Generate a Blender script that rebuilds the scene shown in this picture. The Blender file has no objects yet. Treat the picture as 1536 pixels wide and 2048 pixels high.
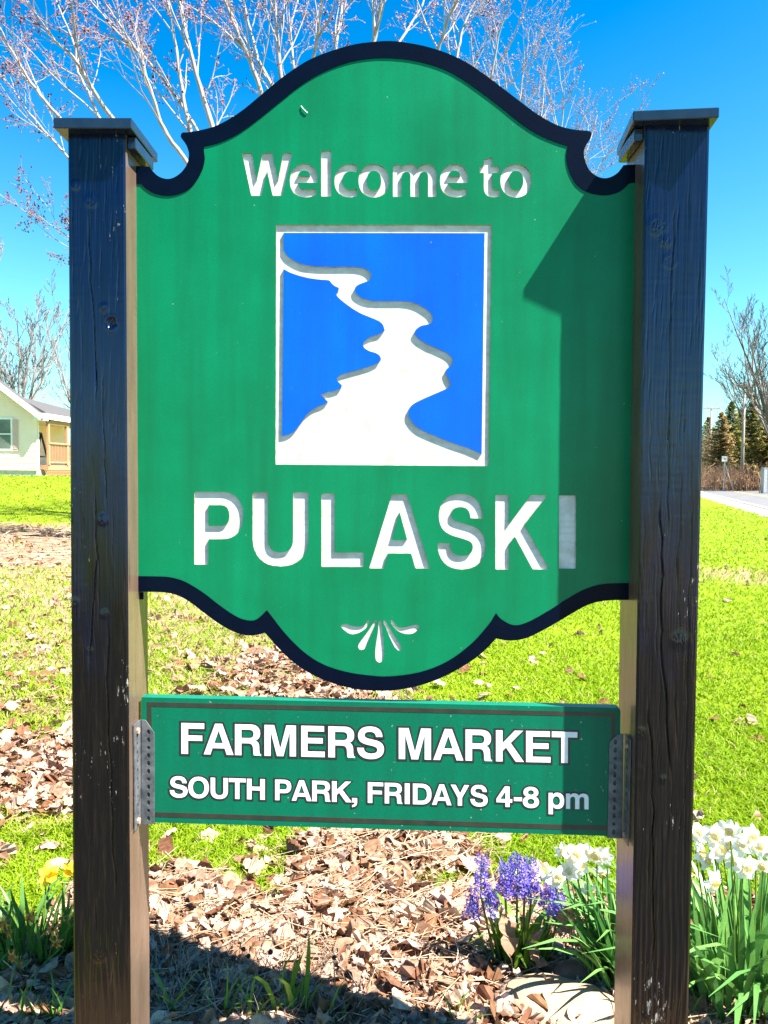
import bpy, math, random
import numpy as np
from mathutils import Vector, Matrix
from mathutils.geometry import tessellate_polygon

R = math.radians
scene = bpy.context.scene
COL = scene.collection

# ------------------------------------------------------------------ camera
FPX = 1547.0                                   # focal length in photo pixels (1536 x 2048)
CAM = np.array((0.0, -1.978, 1.45))
YAW, PITCH, ROLL = R(1.2), R(3.0), 0.008
_f0 = np.array((-math.sin(YAW), math.cos(YAW), 0.0)); _r0 = np.array((math.cos(YAW), math.sin(YAW), 0.0)); _u0 = np.array((0, 0, 1.0))
FWD = _f0 * math.cos(PITCH) - _u0 * math.sin(PITCH)
_u1 = _u0 * math.cos(PITCH) + _f0 * math.sin(PITCH)
RIGHT = _r0 * math.cos(ROLL) + _u1 * math.sin(ROLL)
UP = _u1 * math.cos(ROLL) - _r0 * math.sin(ROLL)
cam_data = bpy.data.cameras.new('camera')
cam_data.sensor_fit = 'VERTICAL'; cam_data.sensor_height = 36.0
cam_data.lens = FPX / 2048 * 36.0
cam_data.clip_start = 0.05; cam_data.clip_end = 5000
cam = bpy.data.objects.new('camera', cam_data); COL.objects.link(cam)
cam.matrix_world = Matrix(((RIGHT[0], UP[0], -FWD[0], CAM[0]), (RIGHT[1], UP[1], -FWD[1], CAM[1]),
                           (RIGHT[2], UP[2], -FWD[2], CAM[2]), (0, 0, 0, 1)))
scene.camera = cam

# ------------------------------------------------------------------ world, sun, exposure
SUN = np.array((2.35, -1.0, 3.9)); SUN = SUN / np.linalg.norm(SUN)     # towards the sun
world = bpy.data.worlds.new('World'); scene.world = world; world.use_nodes = True
wn = world.node_tree; wn.nodes.clear()
sky = wn.nodes.new('ShaderNodeTexSky'); sky.sky_type = 'NISHITA'; sky.sun_disc = False
sky.sun_elevation = math.asin(SUN[2]); sky.sun_rotation = math.atan2(SUN[0], SUN[1])
sky.air_density = 1.0; sky.dust_density = 0.3; sky.ozone_density = 2.0
sep = wn.nodes.new('ShaderNodeSeparateColor'); com = wn.nodes.new('ShaderNodeCombineColor')
wn.links.new(sky.outputs[0], sep.inputs[0])
for ch, (k, o) in enumerate(((0.90, -1.08), (1.38, -1.36), (1.12, -0.2))):     # deeper, more saturated blue, as this camera renders it
    ma = wn.nodes.new('ShaderNodeMath'); ma.operation = 'MULTIPLY_ADD'; ma.inputs[1].default_value = k; ma.inputs[2].default_value = o
    mx = wn.nodes.new('ShaderNodeMath'); mx.operation = 'MAXIMUM'; mx.inputs[1].default_value = 0.0
    wn.links.new(sep.outputs[ch], ma.inputs[0]); wn.links.new(ma.outputs[0], mx.inputs[0]); wn.links.new(mx.outputs[0], com.inputs[ch])
bg = wn.nodes.new('ShaderNodeBackground'); bg.inputs['Strength'].default_value = 0.05
wo = wn.nodes.new('ShaderNodeOutputWorld')
wn.links.new(com.outputs[0], bg.inputs[0]); wn.links.new(bg.outputs[0], wo.inputs[0])
sl = bpy.data.lights.new('sun', 'SUN'); sl.energy = 5.0; sl.angle = R(0.53); sl.color = (1.0, 0.94, 0.86)
sun = bpy.data.objects.new('sun', sl); COL.objects.link(sun)
sun.rotation_euler = Vector(SUN).to_track_quat('Z', 'Y').to_euler(); sun.location = (4, -3, 8)
scene.view_settings.view_transform = 'Standard'; scene.view_settings.look = 'None'
scene.view_settings.exposure = 2.4; scene.view_settings.gamma = 1.0
scene.view_settings.use_curve_mapping = False
scene.cycles.max_bounces = 6

# ------------------------------------------------------------------ geometry helpers
def ray(px, py):
    return FWD + RIGHT * ((px - 768) / FPX) + UP * ((1024 - py) / FPX)
def at(px, py, Y):                              # where the sight line of a photo pixel meets the plane y = Y
    r = ray(px, py); return CAM + r * ((Y - CAM[1]) / r[1])
def on_ground(px, py, z=0.0):
    r = ray(px, py); return CAM + r * ((z - CAM[2]) / r[2])

def smooth(a, b, x):
    t = np.clip((np.asarray(x, float) - a) / (b - a), 0, 1); return t * t * (3 - 2 * t)

def link(o, parent=None):
    COL.objects.link(o)
    if parent is not None: o.parent = parent
    return o
def tag(o, label=None, cat=None, group=None, kind=None):
    if label: o['label'] = label
    if cat: o['category'] = cat
    if group: o['group'] = group
    if kind: o['kind'] = kind
    return o
def empty(name, loc=(0, 0, 0), rz=0.0):
    o = bpy.data.objects.new(name, None); o.location = loc; o.rotation_euler.z = rz
    o.empty_display_size = 0.1
    return link(o)

def mesh_np(name, verts, faces, mats=None, fmat=None, colors=None, smooth_shade=False):
    """verts Nx3, faces MxK array (K = 3 or 4) or list of arrays"""
    me = bpy.data.meshes.new(name)
    verts = np.asarray(verts, np.float32)
    if not isinstance(faces, list): faces = [faces]
    faces = [np.asarray(f, np.int32) for f in faces if len(f)]
    loops = np.concatenate([f.ravel() for f in faces])
    counts = np.concatenate([np.full(len(f), f.shape[1], np.int32) for f in faces])
    starts = np.concatenate([[0], np.cumsum(counts)[:-1]]).astype(np.int32)
    me.vertices.add(len(verts)); me.vertices.foreach_set('co', verts.ravel())
    me.loops.add(len(loops)); me.loops.foreach_set('vertex_index', loops)
    me.polygons.add(len(counts)); me.polygons.foreach_set('loop_start', starts); me.polygons.foreach_set('loop_total', counts)
    if fmat is not None: me.polygons.foreach_set('material_index', np.asarray(fmat, np.int32))
    me.polygons.foreach_set('use_smooth', np.full(len(counts), bool(smooth_shade)))
    me.update(calc_edges=True)
    if colors is not None:
        at_ = me.color_attributes.new('tint', 'FLOAT_COLOR', 'POINT')
        c = np.ones((len(verts), 4), np.float32); c[:, :3] = colors
        at_.data.foreach_set('color', c.ravel())
    for m in (mats or []): me.materials.append(m)
    return me
def obj(name, me, parent=None, loc=None):
    o = bpy.data.objects.new(name, me)
    if loc is not None: o.location = loc
    return link(o, parent)

class MB:
    """collects simple shapes into one mesh"""
    def __init__(s): s.v = []; s.f = []; s.n = 0
    def add(s, v, f):
        s.v.append(np.asarray(v, float)); s.f += [tuple(int(i) + s.n for i in q) for q in f]; s.n += len(v)
    def box(s, lo, hi, bev=0.0):
        x0, y0, z0 = lo; x1, y1, z1 = hi
        if bev <= 0:
            v = [(x, y, z) for z in (z0, z1) for y in (y0, y1) for x in (x0, x1)]
            s.add(v, [(0, 2, 3, 1), (4, 5, 7, 6), (0, 1, 5, 4), (2, 6, 7, 3), (0, 4, 6, 2), (1, 3, 7, 5)])
        else:
            b = bev; v = []; f = []
            # chamfered box: 24 verts
            c = [((x0, 1), (x1, -1)), ((y0, 1), (y1, -1)), ((z0, 1), (z1, -1))]
            idx = {}
            for i in (0, 1):
                for j in (0, 1):
                    for k in (0, 1):
                        p = (c[0][i], c[1][j], c[2][k])
                        for a in range(3):
                            q = [p[t][0] + (0 if t == a else p[t][1] * b) for t in range(3)]
                            idx[i, j, k, a] = len(v); v.append(q)
            for a in range(3):
                u, w = [t for t in range(3) if t != a]
                for s_ in (0, 1):
                    q = []
                    for (m, n) in ((0, 0), (1, 0), (1, 1), (0, 1)):
                        key = [0, 0, 0]; key[a] = s_; key[u] = m; key[w] = n; q.append(idx[tuple(key) + (a,)])
                    f.append(q)
                for m in (0, 1):
                    for n in (0, 1):
                        k0 = [0, 0, 0]; k1 = [0, 0, 0]; k0[u] = k1[u] = m; k0[w] = k1[w] = n; k0[a] = 0; k1[a] = 1
                        f.append((idx[tuple(k0) + (u,)], idx[tuple(k1) + (u,)], idx[tuple(k1) + (w,)], idx[tuple(k0) + (w,)]))
            for i in (0, 1):
                for j in (0, 1):
                    for k in (0, 1): f.append([idx[i, j, k, a] for a in range(3)])
            s.add(v, f)
        return s
    def beam(s, p, q, w, h=None, up=(0, 0, 1)):
        p = np.asarray(p, float); q = np.asarray(q, float); h = h or w
        d = q - p; d /= np.linalg.norm(d); a = np.cross(d, up)
        if np.linalg.norm(a) < 1e-6: a = np.array((1.0, 0, 0))
        a /= np.linalg.norm(a); b = np.cross(a, d)
        v = [e + a * sx * w / 2 + b * sz * h / 2 for e in (p, q) for sx, sz in ((-1, -1), (1, -1), (1, 1), (-1, 1))]
        s.add(v, [(0, 1, 2, 3), (7, 6, 5, 4), (0, 4, 5, 1), (1, 5, 6, 2), (2, 6, 7, 3), (3, 7, 4, 0)]); return s
    def tube(s, pts, rad, k=6, cap=True):
        v, f = tube_np(np.asarray(pts, float), np.broadcast_to(np.asarray(rad, float), (len(pts),)), k)
        f = [tuple(q) for q in f]
        if cap: f += [tuple(range(k))[::-1], tuple(range(len(v) - k, len(v)))]
        s.add(v, f); return s
    def mesh(s, name, mats, smooth_shade=False):
        me = bpy.data.meshes.new(name)
        me.from_pydata([tuple(p) for p in np.concatenate(s.v)], [], s.f)
        for m in (mats if isinstance(mats, (list, tuple)) else [mats]): me.materials.append(m)
        if smooth_shade: me.polygons.foreach_set('use_smooth', np.ones(len(me.polygons), bool))
        me.update(); return me
    def build(s, name, mats, parent=None, smooth_shade=False): return obj(name, s.mesh(name, mats, smooth_shade), parent)

def tube_np(P, rad, k=5):
    n = len(P); T = np.gradient(P, axis=0); T /= np.linalg.norm(T, axis=1)[:, None] + 1e-12
    ref = np.array((0.31, 0.95, 0.05)) if abs(T[0] @ np.array((0.31, 0.95, 0.05))) < 0.9 else np.array((1.0, 0, 0))
    A = np.cross(T, ref); A /= np.linalg.norm(A, axis=1)[:, None]; B = np.cross(T, A)
    th = np.arange(k) * 2 * math.pi / k
    v = P[:, None] + rad[:, None, None] * (A[:, None] * np.cos(th)[None, :, None] + B[:, None] * np.sin(th)[None, :, None])
    i = np.arange(n - 1)[:, None] * k; j = np.arange(k)[None]; j2 = (j + 1) % k
    f = np.stack([i + j, i + j2, i + k + j2, i + k + j], -1).reshape(-1, 4)
    return v.reshape(-1, 3), f
class Tubes:
    def __init__(s): s.v = []; s.f = []; s.c = []; s.n = 0
    def add(s, P, rad, k=4, col=None):
        v, f = tube_np(P, rad, k); s.v.append(v); s.f.append(f + s.n); s.n += len(v)
        if col is not None: s.c.append(np.tile(col, (len(v), 1)))
    def mesh(s, name, mats):
        return mesh_np(name, np.concatenate(s.v), np.concatenate(s.f), mats, colors=np.concatenate(s.c) if s.c else None, smooth_shade=True)

# value noise for displaced geometry
def vnoise(rng, shape_u, shape_v, U, Vv):
    g = rng.random((shape_u + 2, shape_v + 2))
    u = np.clip(U, 0, 1) * shape_u; v = np.clip(Vv, 0, 1) * shape_v
    iu = np.minimum(u.astype(int), shape_u - 1 + 1); iv = np.minimum(v.astype(int), shape_v)
    fu = u - iu; fv = v - iv; fu = fu * fu * (3 - 2 * fu); fv = fv * fv * (3 - 2 * fv)
    return (g[iu, iv] * (1 - fu) * (1 - fv) + g[iu + 1, iv] * fu * (1 - fv) + g[iu, iv + 1] * (1 - fu) * fv + g[iu + 1, iv + 1] * fu * fv) - 0.5

# ------------------------------------------------------------------ materials
def nodemat(name):
    m = bpy.data.materials.new(name); m.use_nodes = True
    nt = m.node_tree; b = nt.nodes['Principled BSDF']; return m, nt, b
def noise(nt, scale, detail=4, rough=0.55, vec=None, stretch=None):
    n = nt.nodes.new('ShaderNodeTexNoise'); n.inputs['Scale'].default_value = scale
    n.inputs['Detail'].default_value = detail; n.inputs['Roughness'].default_value = rough
    tc = nt.nodes.new('ShaderNodeTexCoord')
    if stretch:
        mp = nt.nodes.new('ShaderNodeMapping'); mp.inputs['Scale'].default_value = stretch
        nt.links.new(tc.outputs['Object'], mp.inputs[0]); nt.links.new(mp.outputs[0], n.inputs['Vector'])
    else: nt.links.new(tc.outputs['Object'], n.inputs['Vector'])
    return n.outputs['Fac']
def ramp(nt, fac, stops):
    r = nt.nodes.new('ShaderNodeValToRGB'); e = r.color_ramp.elements
    while len(e) < len(stops): e.new(0.5)
    for q, (p, c) in zip(e, stops): q.position = p; q.color = tuple(c) + (1,) if len(c) == 3 else c
    nt.links.new(fac, r.inputs[0]); return r.outputs[0]
def mix(nt, fac, a, b, mode='MIX'):
    m = nt.nodes.new('ShaderNodeMix'); m.data_type = 'RGBA'; m.blend_type = mode
    for s, v in ((m.inputs[0], fac), (m.inputs[6], a), (m.inputs[7], b)):
        if hasattr(v, 'is_linked') or hasattr(v, 'links'): nt.links.new(v, s)
        elif isinstance(v, (int, float)): s.default_value = v
        else: s.default_value = tuple(v) + (1,)
    return m.outputs[2]
def bump(nt, b, h, strength=0.3, dist=0.01):
    n = nt.nodes.new('ShaderNodeBump'); n.inputs['Strength'].default_value = strength; n.inputs['Distance'].default_value = dist
    nt.links.new(h, n.inputs['Height']); nt.links.new(n.outputs[0], b.inputs['Normal'])
def mat_noise(name, c0, c1, scale=8, rough=0.6, bumps=0.0, bscale=None, stretch=None, spec=0.5, bdist=0.01, detail=4, lo=0.3, hi=0.7):
    m, nt, b = nodemat(name)
    f = noise(nt, scale, detail, stretch=stretch)
    nt.links.new(ramp(nt, f, [(lo, c0), (hi, c1)]), b.inputs['Base Color'])
    b.inputs['Roughness'].default_value = rough; b.inputs['Specular IOR Level'].default_value = spec
    if bumps: bump(nt, b, noise(nt, bscale or scale * 3, 5, stretch=stretch), bumps, bdist)
    return m
def mat_tint(name, rough=0.6, trans=0.0, spec=0.3, scale=60.0, var=0.25):
    """colour from the 'tint' attribute (each blade or leaf has its own), a little noise on top, light passing through thin leaves"""
    m, nt, b = nodemat(name)
    a = nt.nodes.new('ShaderNodeAttribute'); a.attribute_name = 'tint'
    f = noise(nt, scale, 3)
    c = mix(nt, 1.0, a.outputs['Color'], ramp(nt, f, [(0.3, (1 - var,) * 3), (0.7, (1 + var,) * 3)]), 'MULTIPLY')
    nt.links.new(c, b.inputs['Base Color']); b.inputs['Roughness'].default_value = rough
    b.inputs['Specular IOR Level'].default_value = spec
    if trans > 0:
        t = nt.nodes.new('ShaderNodeBsdfTranslucent'); nt.links.new(c, t.inputs['Color'])
        ms = nt.nodes.new('ShaderNodeMixShader'); ms.inputs[0].default_value = trans
        nt.links.new(b.outputs[0], ms.inputs[1]); nt.links.new(t.outputs[0], ms.inputs[2])
        nt.links.new(ms.outputs[0], nt.nodes['Material Output'].inputs['Surface'])
    return m

def mat_post():
    m, nt, b = nodemat('dark_gloss_painted_timber')
    f = noise(nt, 9, 6, 0.6, stretch=(9, 9, 0.9))
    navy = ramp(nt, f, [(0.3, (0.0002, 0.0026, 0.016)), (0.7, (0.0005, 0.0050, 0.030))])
    worn_reflected = ramp(nt, f, [(0.3, (0.0012, 0.0010, 0.0008)), (0.55, (0.0040, 0.0028, 0.0018)), (0.75, (0.013, 0.0085, 0.005))])
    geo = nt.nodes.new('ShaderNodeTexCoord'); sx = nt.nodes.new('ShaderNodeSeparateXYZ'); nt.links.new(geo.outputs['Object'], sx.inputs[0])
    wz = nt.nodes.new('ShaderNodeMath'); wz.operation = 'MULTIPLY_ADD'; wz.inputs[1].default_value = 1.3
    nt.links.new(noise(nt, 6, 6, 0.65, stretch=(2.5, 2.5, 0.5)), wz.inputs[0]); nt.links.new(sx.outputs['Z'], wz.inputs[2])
    base = mix(nt, ramp(nt, wz.outputs[0], [(0.0, (1, 1, 1)), (1.0, (0, 0, 0))]), navy, worn_reflected)  # navy-to-brown height fade: wear, plus sky and ground reflection put into the colour
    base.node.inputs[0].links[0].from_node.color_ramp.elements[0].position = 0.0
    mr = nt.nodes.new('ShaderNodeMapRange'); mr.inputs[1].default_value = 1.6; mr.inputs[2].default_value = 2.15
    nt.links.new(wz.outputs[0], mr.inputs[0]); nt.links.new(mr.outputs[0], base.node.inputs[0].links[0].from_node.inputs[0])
    # pale flecks where the paint has chipped along the grain
    g = noise(nt, 105, 5, 0.7, stretch=(1.2, 1.2, 0.3))
    h = noise(nt, 5, 3, 0.6, stretch=(1, 1, 0.6))
    mul = nt.nodes.new('ShaderNodeMath'); mul.operation = 'MULTIPLY'; nt.links.new(g, mul.inputs[0]); nt.links.new(h, mul.inputs[1])
    chips = ramp(nt, mul.outputs[0], [(0.38, (0, 0, 0)), (0.41, (1, 1, 1))])
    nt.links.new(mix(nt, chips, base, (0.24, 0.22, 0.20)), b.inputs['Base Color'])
    r = ramp(nt, noise(nt, 14, 4, stretch=(3, 3, 0.5)), [(0.3, (0.11, 0.11, 0.11)), (0.75, (0.24, 0.24, 0.24))])
    nt.links.new(r, b.inputs['Roughness']); b.inputs['IOR'].default_value = 1.42
    bump(nt, b, noise(nt, 55, 6, 0.65, stretch=(3.0, 3.0, 0.22)), 0.16, 0.003)
    return m
M = {}
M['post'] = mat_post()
def mat_flank():
    m, nt, b = nodemat('weathered_brown_stain_on_flank')
    base = ramp(nt, noise(nt, 9, 5, 0.6, stretch=(2, 2, 0.4)), [(0.3, (0.075, 0.050, 0.034)), (0.7, (0.125, 0.085, 0.060))])
    st = noise(nt, 26, 5, 0.7, stretch=(2, 2, 0.12))
    nt.links.new(mix(nt, ramp(nt, st, [(0.60, (0, 0, 0)), (0.72, (0.85, 0.85, 0.85))]), base, (0.014, 0.010, 0.008)), b.inputs['Base Color'])
    b.inputs['Roughness'].default_value = 0.28; b.inputs['IOR'].default_value = 1.6
    bump(nt, b, noise(nt, 40, 5, 0.6, stretch=(2, 2, 0.3)), 0.08, 0.003); return m
M['post_flank'] = mat_flank()
M['cap'] = mat_noise('navy_gloss_cap_paint', (0.006, 0.013, 0.026), (0.011, 0.021, 0.036), 20, 0.16, 0.06, 60)
M['cap'].node_tree.nodes['Principled BSDF'].inputs['IOR'].default_value = 1.6
M['trim'] = mat_noise('navy_trim_paint', (0.0004, 0.0022, 0.009), (0.0008, 0.0032, 0.013), 14, 0.3, 0.05, 120, spec=0.08)
def mat_panel(name, c0, c1, fl):
    m, nt, b = nodemat(name)
    base = ramp(nt, noise(nt, 3.5, 5, 0.6), [(0.3, tuple(x * 0.94 for x in c0)), (0.7, tuple(x * 1.04 for x in c1))])
    base = mix(nt, 1.0, base, ramp(nt, noise(nt, 240, 2, 0.7), [(0.3, (0.90,) * 3), (0.7, (1.10,) * 3)]), 'MULTIPLY')
    # faint rain streaks
    s = noise(nt, 10, 4, 0.6, stretch=(1.6, 1, 0.12))
    base = mix(nt, ramp(nt, s, [(0.42, (0, 0, 0)), (0.8, (0.6, 0.6, 0.6))]), base, (c0[0] + 0.004, c0[1] * 0.62, c0[2] * 0.62))
    g = noise(nt, 90, 3, 0.6)
    nt.links.new(mix(nt, ramp(nt, g, [(0.715, (0, 0, 0)), (0.75, (fl, fl, fl))]), base, (0.42, 0.45, 0.40)), b.inputs['Base Color'])
    b.inputs['Roughness'].default_value = 0.32; b.inputs['Specular IOR Level'].default_value = 0.18
    bump(nt, b, noise(nt, 420, 3, 0.6), 0.10, 0.002)
    return m
M['green'] = mat_panel('green_sign_paint', (0.0004, 0.136, 0.053), (0.0006, 0.168, 0.070), 0.5)
M['board_green'] = mat_panel('green_board_vinyl', (0.0005, 0.108, 0.056), (0.0008, 0.122, 0.064), 0.7)
M['board_green'].node_tree.nodes['Principled BSDF'].inputs['Roughness'].default_value = 0.33
M['blue'] = mat_panel('bright_blue_sign_paint', (0.0003, 0.080, 0.46), (0.0005, 0.104, 0.56), 0.35)
def mat_carved():
    m, nt, b = nodemat('weathered_white_carving')
    base = ramp(nt, noise(nt, 22, 5, 0.65), [(0.35, (0.41, 0.39, 0.35)), (0.6, (0.54, 0.53, 0.505))])
    d = noise(nt, 130, 4, 0.7)
    c = mix(nt, ramp(nt, d, [(0.66, (0, 0, 0)), (0.78, (0.7, 0.7, 0.7))]), base, (0.22, 0.19, 0.13))
    w = nt.nodes.new('ShaderNodeTexWave'); w.inputs['Scale'].default_value = 13; w.inputs['Distortion'].default_value = 16
    w.inputs['Detail'].default_value = 2; w.inputs['Detail Scale'].default_value = 0.6; w.bands_direction = 'Z'
    tc = nt.nodes.new('ShaderNodeTexCoord'); nt.links.new(tc.outputs['Object'], w.inputs['Vector'])
    c = mix(nt, ramp(nt, w.outputs['Fac'], [(0.0, (0.30, 0.30, 0.30)), (0.4, (0, 0, 0))]), c, (0.36, 0.33, 0.28))
    nt.links.new(c, b.inputs['Base Color']); b.inputs['Roughness'].default_value = 0.7
    bump(nt, b, noise(nt, 70, 5, 0.6), 0.12, 0.002); return m
M['carved'] = mat_carved()
M['carved_edge'] = mat_noise('grimy_carving_edge', (0.05, 0.033, 0.012), (0.46, 0.40, 0.28), 45, 0.75, lo=0.3, hi=0.62)
M['white_vinyl'] = mat_noise('white_vinyl_lettering', (0.60, 0.58, 0.59), (0.68, 0.66, 0.67), 60, 0.4)
M['black_vinyl'] = mat_noise('black_vinyl_outline', (0.008, 0.010, 0.012), (0.016, 0.017, 0.016), 30, 0.45)
M['border_vinyl'] = mat_noise('dark_border_vinyl', (0.012, 0.018, 0.012), (0.03, 0.028, 0.018), 25, 0.4)
M['steel'] = mat_noise('galvanized_steel', (0.05, 0.055, 0.065), (0.14, 0.145, 0.155), 40, 0.48, 0.15, 150, bdist=0.002)
M['steel'].node_tree.nodes['Principled BSDF'].inputs['Metallic'].default_value = 0.3
M['rust'] = mat_noise('rusty_bolt', (0.20, 0.10, 0.06), (0.45, 0.32, 0.24), 120, 0.6)
M['wood_bare'] = mat_noise('split_dark_timber', (0.006, 0.005, 0.005), (0.03, 0.026, 0.022), 60, 0.7)

# ------------------------------------------------------------------ glyph outlines (units: 718 = capital height)
G = {
'F': 'M75 0 L75 718 L585 718 L585 592 L225 592 L225 432 L541 432 L541 310 L225 310 L225 0 Z',
'A': 'M20 0 L279 718 L443 718 L702 0 L548 0 L500 148 L222 148 L174 0 Z M264 268 L458 268 L362 560 Z',
'R': 'M76 0 L76 718 L434 718 C580 718 658 640 658 520 C658 430 620 375 545 348 C615 322 634 270 637 190 L641 110 C643 60 650 30 677 20 L677 0 L516 0 C500 30 500 60 498 120 C495 220 480 280 385 280 L226 280 L226 0 Z M226 402 L226 596 L400 596 C470 596 506 565 506 502 C506 435 470 402 398 402 Z',
'M': 'M69 0 L69 718 L283 718 L418 175 L550 718 L765 718 L765 0 L627 0 L627 565 L487 0 L345 0 L207 565 L207 0 Z',
'E': 'M76 0 L76 718 L621 718 L621 592 L226 592 L226 438 L590 438 L590 315 L226 315 L226 126 L635 126 L635 0 Z',
'S': 'M600 500 C597 655 495 737 325 737 C160 737 58 655 58 520 C58 400 130 345 270 313 L370 290 C450 272 487 250 487 200 C487 140 430 107 345 107 C245 107 190 150 185 237 L40 237 C43 80 150 -19 338 -19 C525 -19 634 70 634 214 C634 330 565 390 430 421 L305 450 C235 466 203 487 203 530 C203 585 250 615 320 615 C405 615 450 580 457 500 Z',
'K': 'M76 0 L76 718 L226 718 L226 424 L500 718 L688 718 L410 432 L710 0 L524 0 L305 325 L226 245 L226 0 Z',
'T': 'M14 718 L598 718 L598 590 L381 590 L381 0 L231 0 L231 590 L14 590 Z',
'O': 'E389 359 345 378 E389 359 195 250',
'U': 'M72 718 L72 260 C72 80 180 -19 361 -19 C542 -19 650 80 650 260 L650 718 L500 718 L500 255 C500 160 455 110 361 110 C267 110 222 160 222 255 L222 718 Z',
'H': 'M71 0 L71 718 L221 718 L221 446 L501 446 L501 718 L651 718 L651 0 L501 0 L501 318 L221 318 L221 0 Z',
'P': 'M73 0 L73 718 L385 718 C540 718 627 630 627 485 C627 335 540 254 390 254 L223 254 L223 0 Z M223 376 L223 596 L360 596 C440 596 480 560 480 487 C480 412 440 376 365 376 Z',
',': 'M64 150 L214 150 L214 10 C214 -90 165 -155 64 -168 L64 -100 C115 -85 138 -50 140 0 L64 0 Z',
'I': 'M64 0 L64 718 L214 718 L214 0 Z',
'L': 'M76 0 L76 718 L226 718 L226 132 L583 132 L583 0 Z',
'D': 'M76 0 L76 718 L355 718 C570 718 685 590 685 360 C685 130 570 0 355 0 Z M226 126 L226 592 L330 592 C470 592 535 520 535 358 C535 195 470 126 335 126 Z',
'Y': 'M15 718 L187 718 L338 430 L485 718 L653 718 L408 275 L408 0 L258 0 L258 275 Z',
'4': 'M310 0 L310 154 L22 154 L22 280 L285 710 L445 710 L445 270 L530 270 L530 154 L445 154 L445 0 Z M310 270 L310 540 L140 270 Z',
'-': 'M27 215 L27 345 L306 345 L306 215 Z',
'8': 'M278 724 C410 724 505 650 505 535 C505 460 470 410 410 378 C485 345 524 285 524 208 C524 70 425 -14 278 -14 C131 -14 32 70 32 208 C32 285 70 345 145 378 C85 410 50 460 50 535 C50 650 146 724 278 724 Z E278 528 88 82 E278 212 104 98',
'p': 'M68 -207 L68 532 L205 532 L205 455 C240 515 290 546 355 546 C490 546 578 435 578 266 C578 95 490 -14 355 -14 C290 -14 245 10 209 62 L209 -207 Z E322 266 115 157',
'm': 'M64 0 L64 532 L200 532 L200 462 C235 518 285 546 350 546 C420 546 470 515 495 460 C535 518 585 546 650 546 C760 546 826 480 826 368 L826 0 L686 0 L686 335 C686 395 660 427 610 427 C550 427 515 385 515 310 L515 0 L375 0 L375 335 C375 395 350 427 300 427 C240 427 204 385 204 310 L204 0 Z',
'W': 'M135 0 L-5 674 L135 674 L212 235 L308 674 L445 674 L540 235 L622 674 L755 674 L600 0 L462 0 L372 400 L278 0 Z',
'e': 'M480 215 L150 215 C153 135 210 95 300 95 C355 95 405 105 450 122 L468 30 C415 5 355 -10 285 -10 C115 -10 25 85 25 240 C25 385 110 495 270 495 C430 495 485 375 485 265 C485 245 483 228 480 215 Z M148 302 L365 302 C365 350 345 405 264 405 C185 405 153 350 148 302 Z',
'l': 'M60 0 L60 710 L210 710 L210 0 Z',
'c': 'M425 14 C395 0 345 -10 285 -10 C130 -10 30 85 30 238 C30 385 135 495 305 495 C350 495 395 485 425 472 L402 375 C380 385 350 394 308 394 C215 394 158 330 158 243 C158 145 220 92 306 92 C350 92 382 101 408 112 Z',
'o': 'E285 243 260 252 E285 243 130 160',
't': 'M110 600 L235 640 L235 487 L345 487 L345 392 L235 392 L235 185 C235 125 252 95 300 95 C320 95 335 97 348 100 L350 4 C330 -4 295 -10 255 -10 C160 -10 110 45 110 165 L110 392 L45 392 L45 487 L110 487 Z',
}
def glyph(ch):
    import re
    loops, cur = [], None
    for cmd, args in re.findall(r'([MLCZE])([^MLCZE]*)', G[ch]):
        a = [float(x) for x in args.split()]
        if cmd == 'M': cur = [(a[0], a[1])]
        elif cmd == 'L': cur.append((a[0], a[1]))
        elif cmd == 'C':
            p0 = np.array(cur[-1]); p1, p2, p3 = np.array(a[:2]), np.array(a[2:4]), np.array(a[4:6])
            for t in np.linspace(0, 1, 9)[1:]:
                cur.append(tuple((1 - t) ** 3 * p0 + 3 * t * (1 - t) ** 2 * p1 + 3 * t * t * (1 - t) * p2 + t ** 3 * p3))
        elif cmd == 'Z':
            if np.hypot(cur[0][0] - cur[-1][0], cur[0][1] - cur[-1][1]) < 1: cur.pop()
            loops.append(np.array(cur))
        elif cmd == 'E':
            th = np.arange(36) * 2 * math.pi / 36; e = 0.92
            c, s = np.cos(th), np.sin(th)
            loops.append(np.stack([a[0] + a[2] * np.sign(c) * np.abs(c) ** e, a[1] + a[3] * np.sign(s) * np.abs(s) ** e], 1))
    return loops
def area(L): x, y = L[:, 0], L[:, 1]; return 0.5 * np.sum(x * np.roll(y, -1) - np.roll(x, -1) * y)
def orient(loops):                      # first loop counter-clockwise, counters clockwise
    return [(L if (area(L) > 0) == (i == 0) else L[::-1]) for i, L in enumerate(loops)]
def offset(L, d, lim=2.0):              # moves a loop to its right (outwards when counter-clockwise)
    e = np.roll(L, -1, 0) - L; e /= np.linalg.norm(e, axis=1)[:, None] + 1e-12
    n = np.stack([e[:, 1], -e[:, 0]], 1); n0 = np.roll(n, 1, 0)
    b = n + n0; b /= np.linalg.norm(b, axis=1)[:, None] + 1e-9
    c = np.clip((b * n).sum(1), 1 / lim, 1)
    return L + b * (d / c)[:, None]
def fillet(L, r):
    out = []; n = len(L)
    for i in range(n):
        p, a, b = L[i], L[i - 1], L[(i + 1) % n]
        u, w = a - p, b - p; lu, lw = np.linalg.norm(u), np.linalg.norm(w)
        cosang = (u @ w) / (lu * lw + 1e-12)
        if cosang > -0.88:
            k = min(r, lu * 0.4, lw * 0.4); p0, p1 = p + u / lu * k, p + w / lw * k
            for t in (0, 0.35, 0.65, 1): out.append((1 - t) ** 2 * p0 + 2 * t * (1 - t) * p + t * t * p1)
        else: out.append(p)
    return np.array(out)
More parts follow.
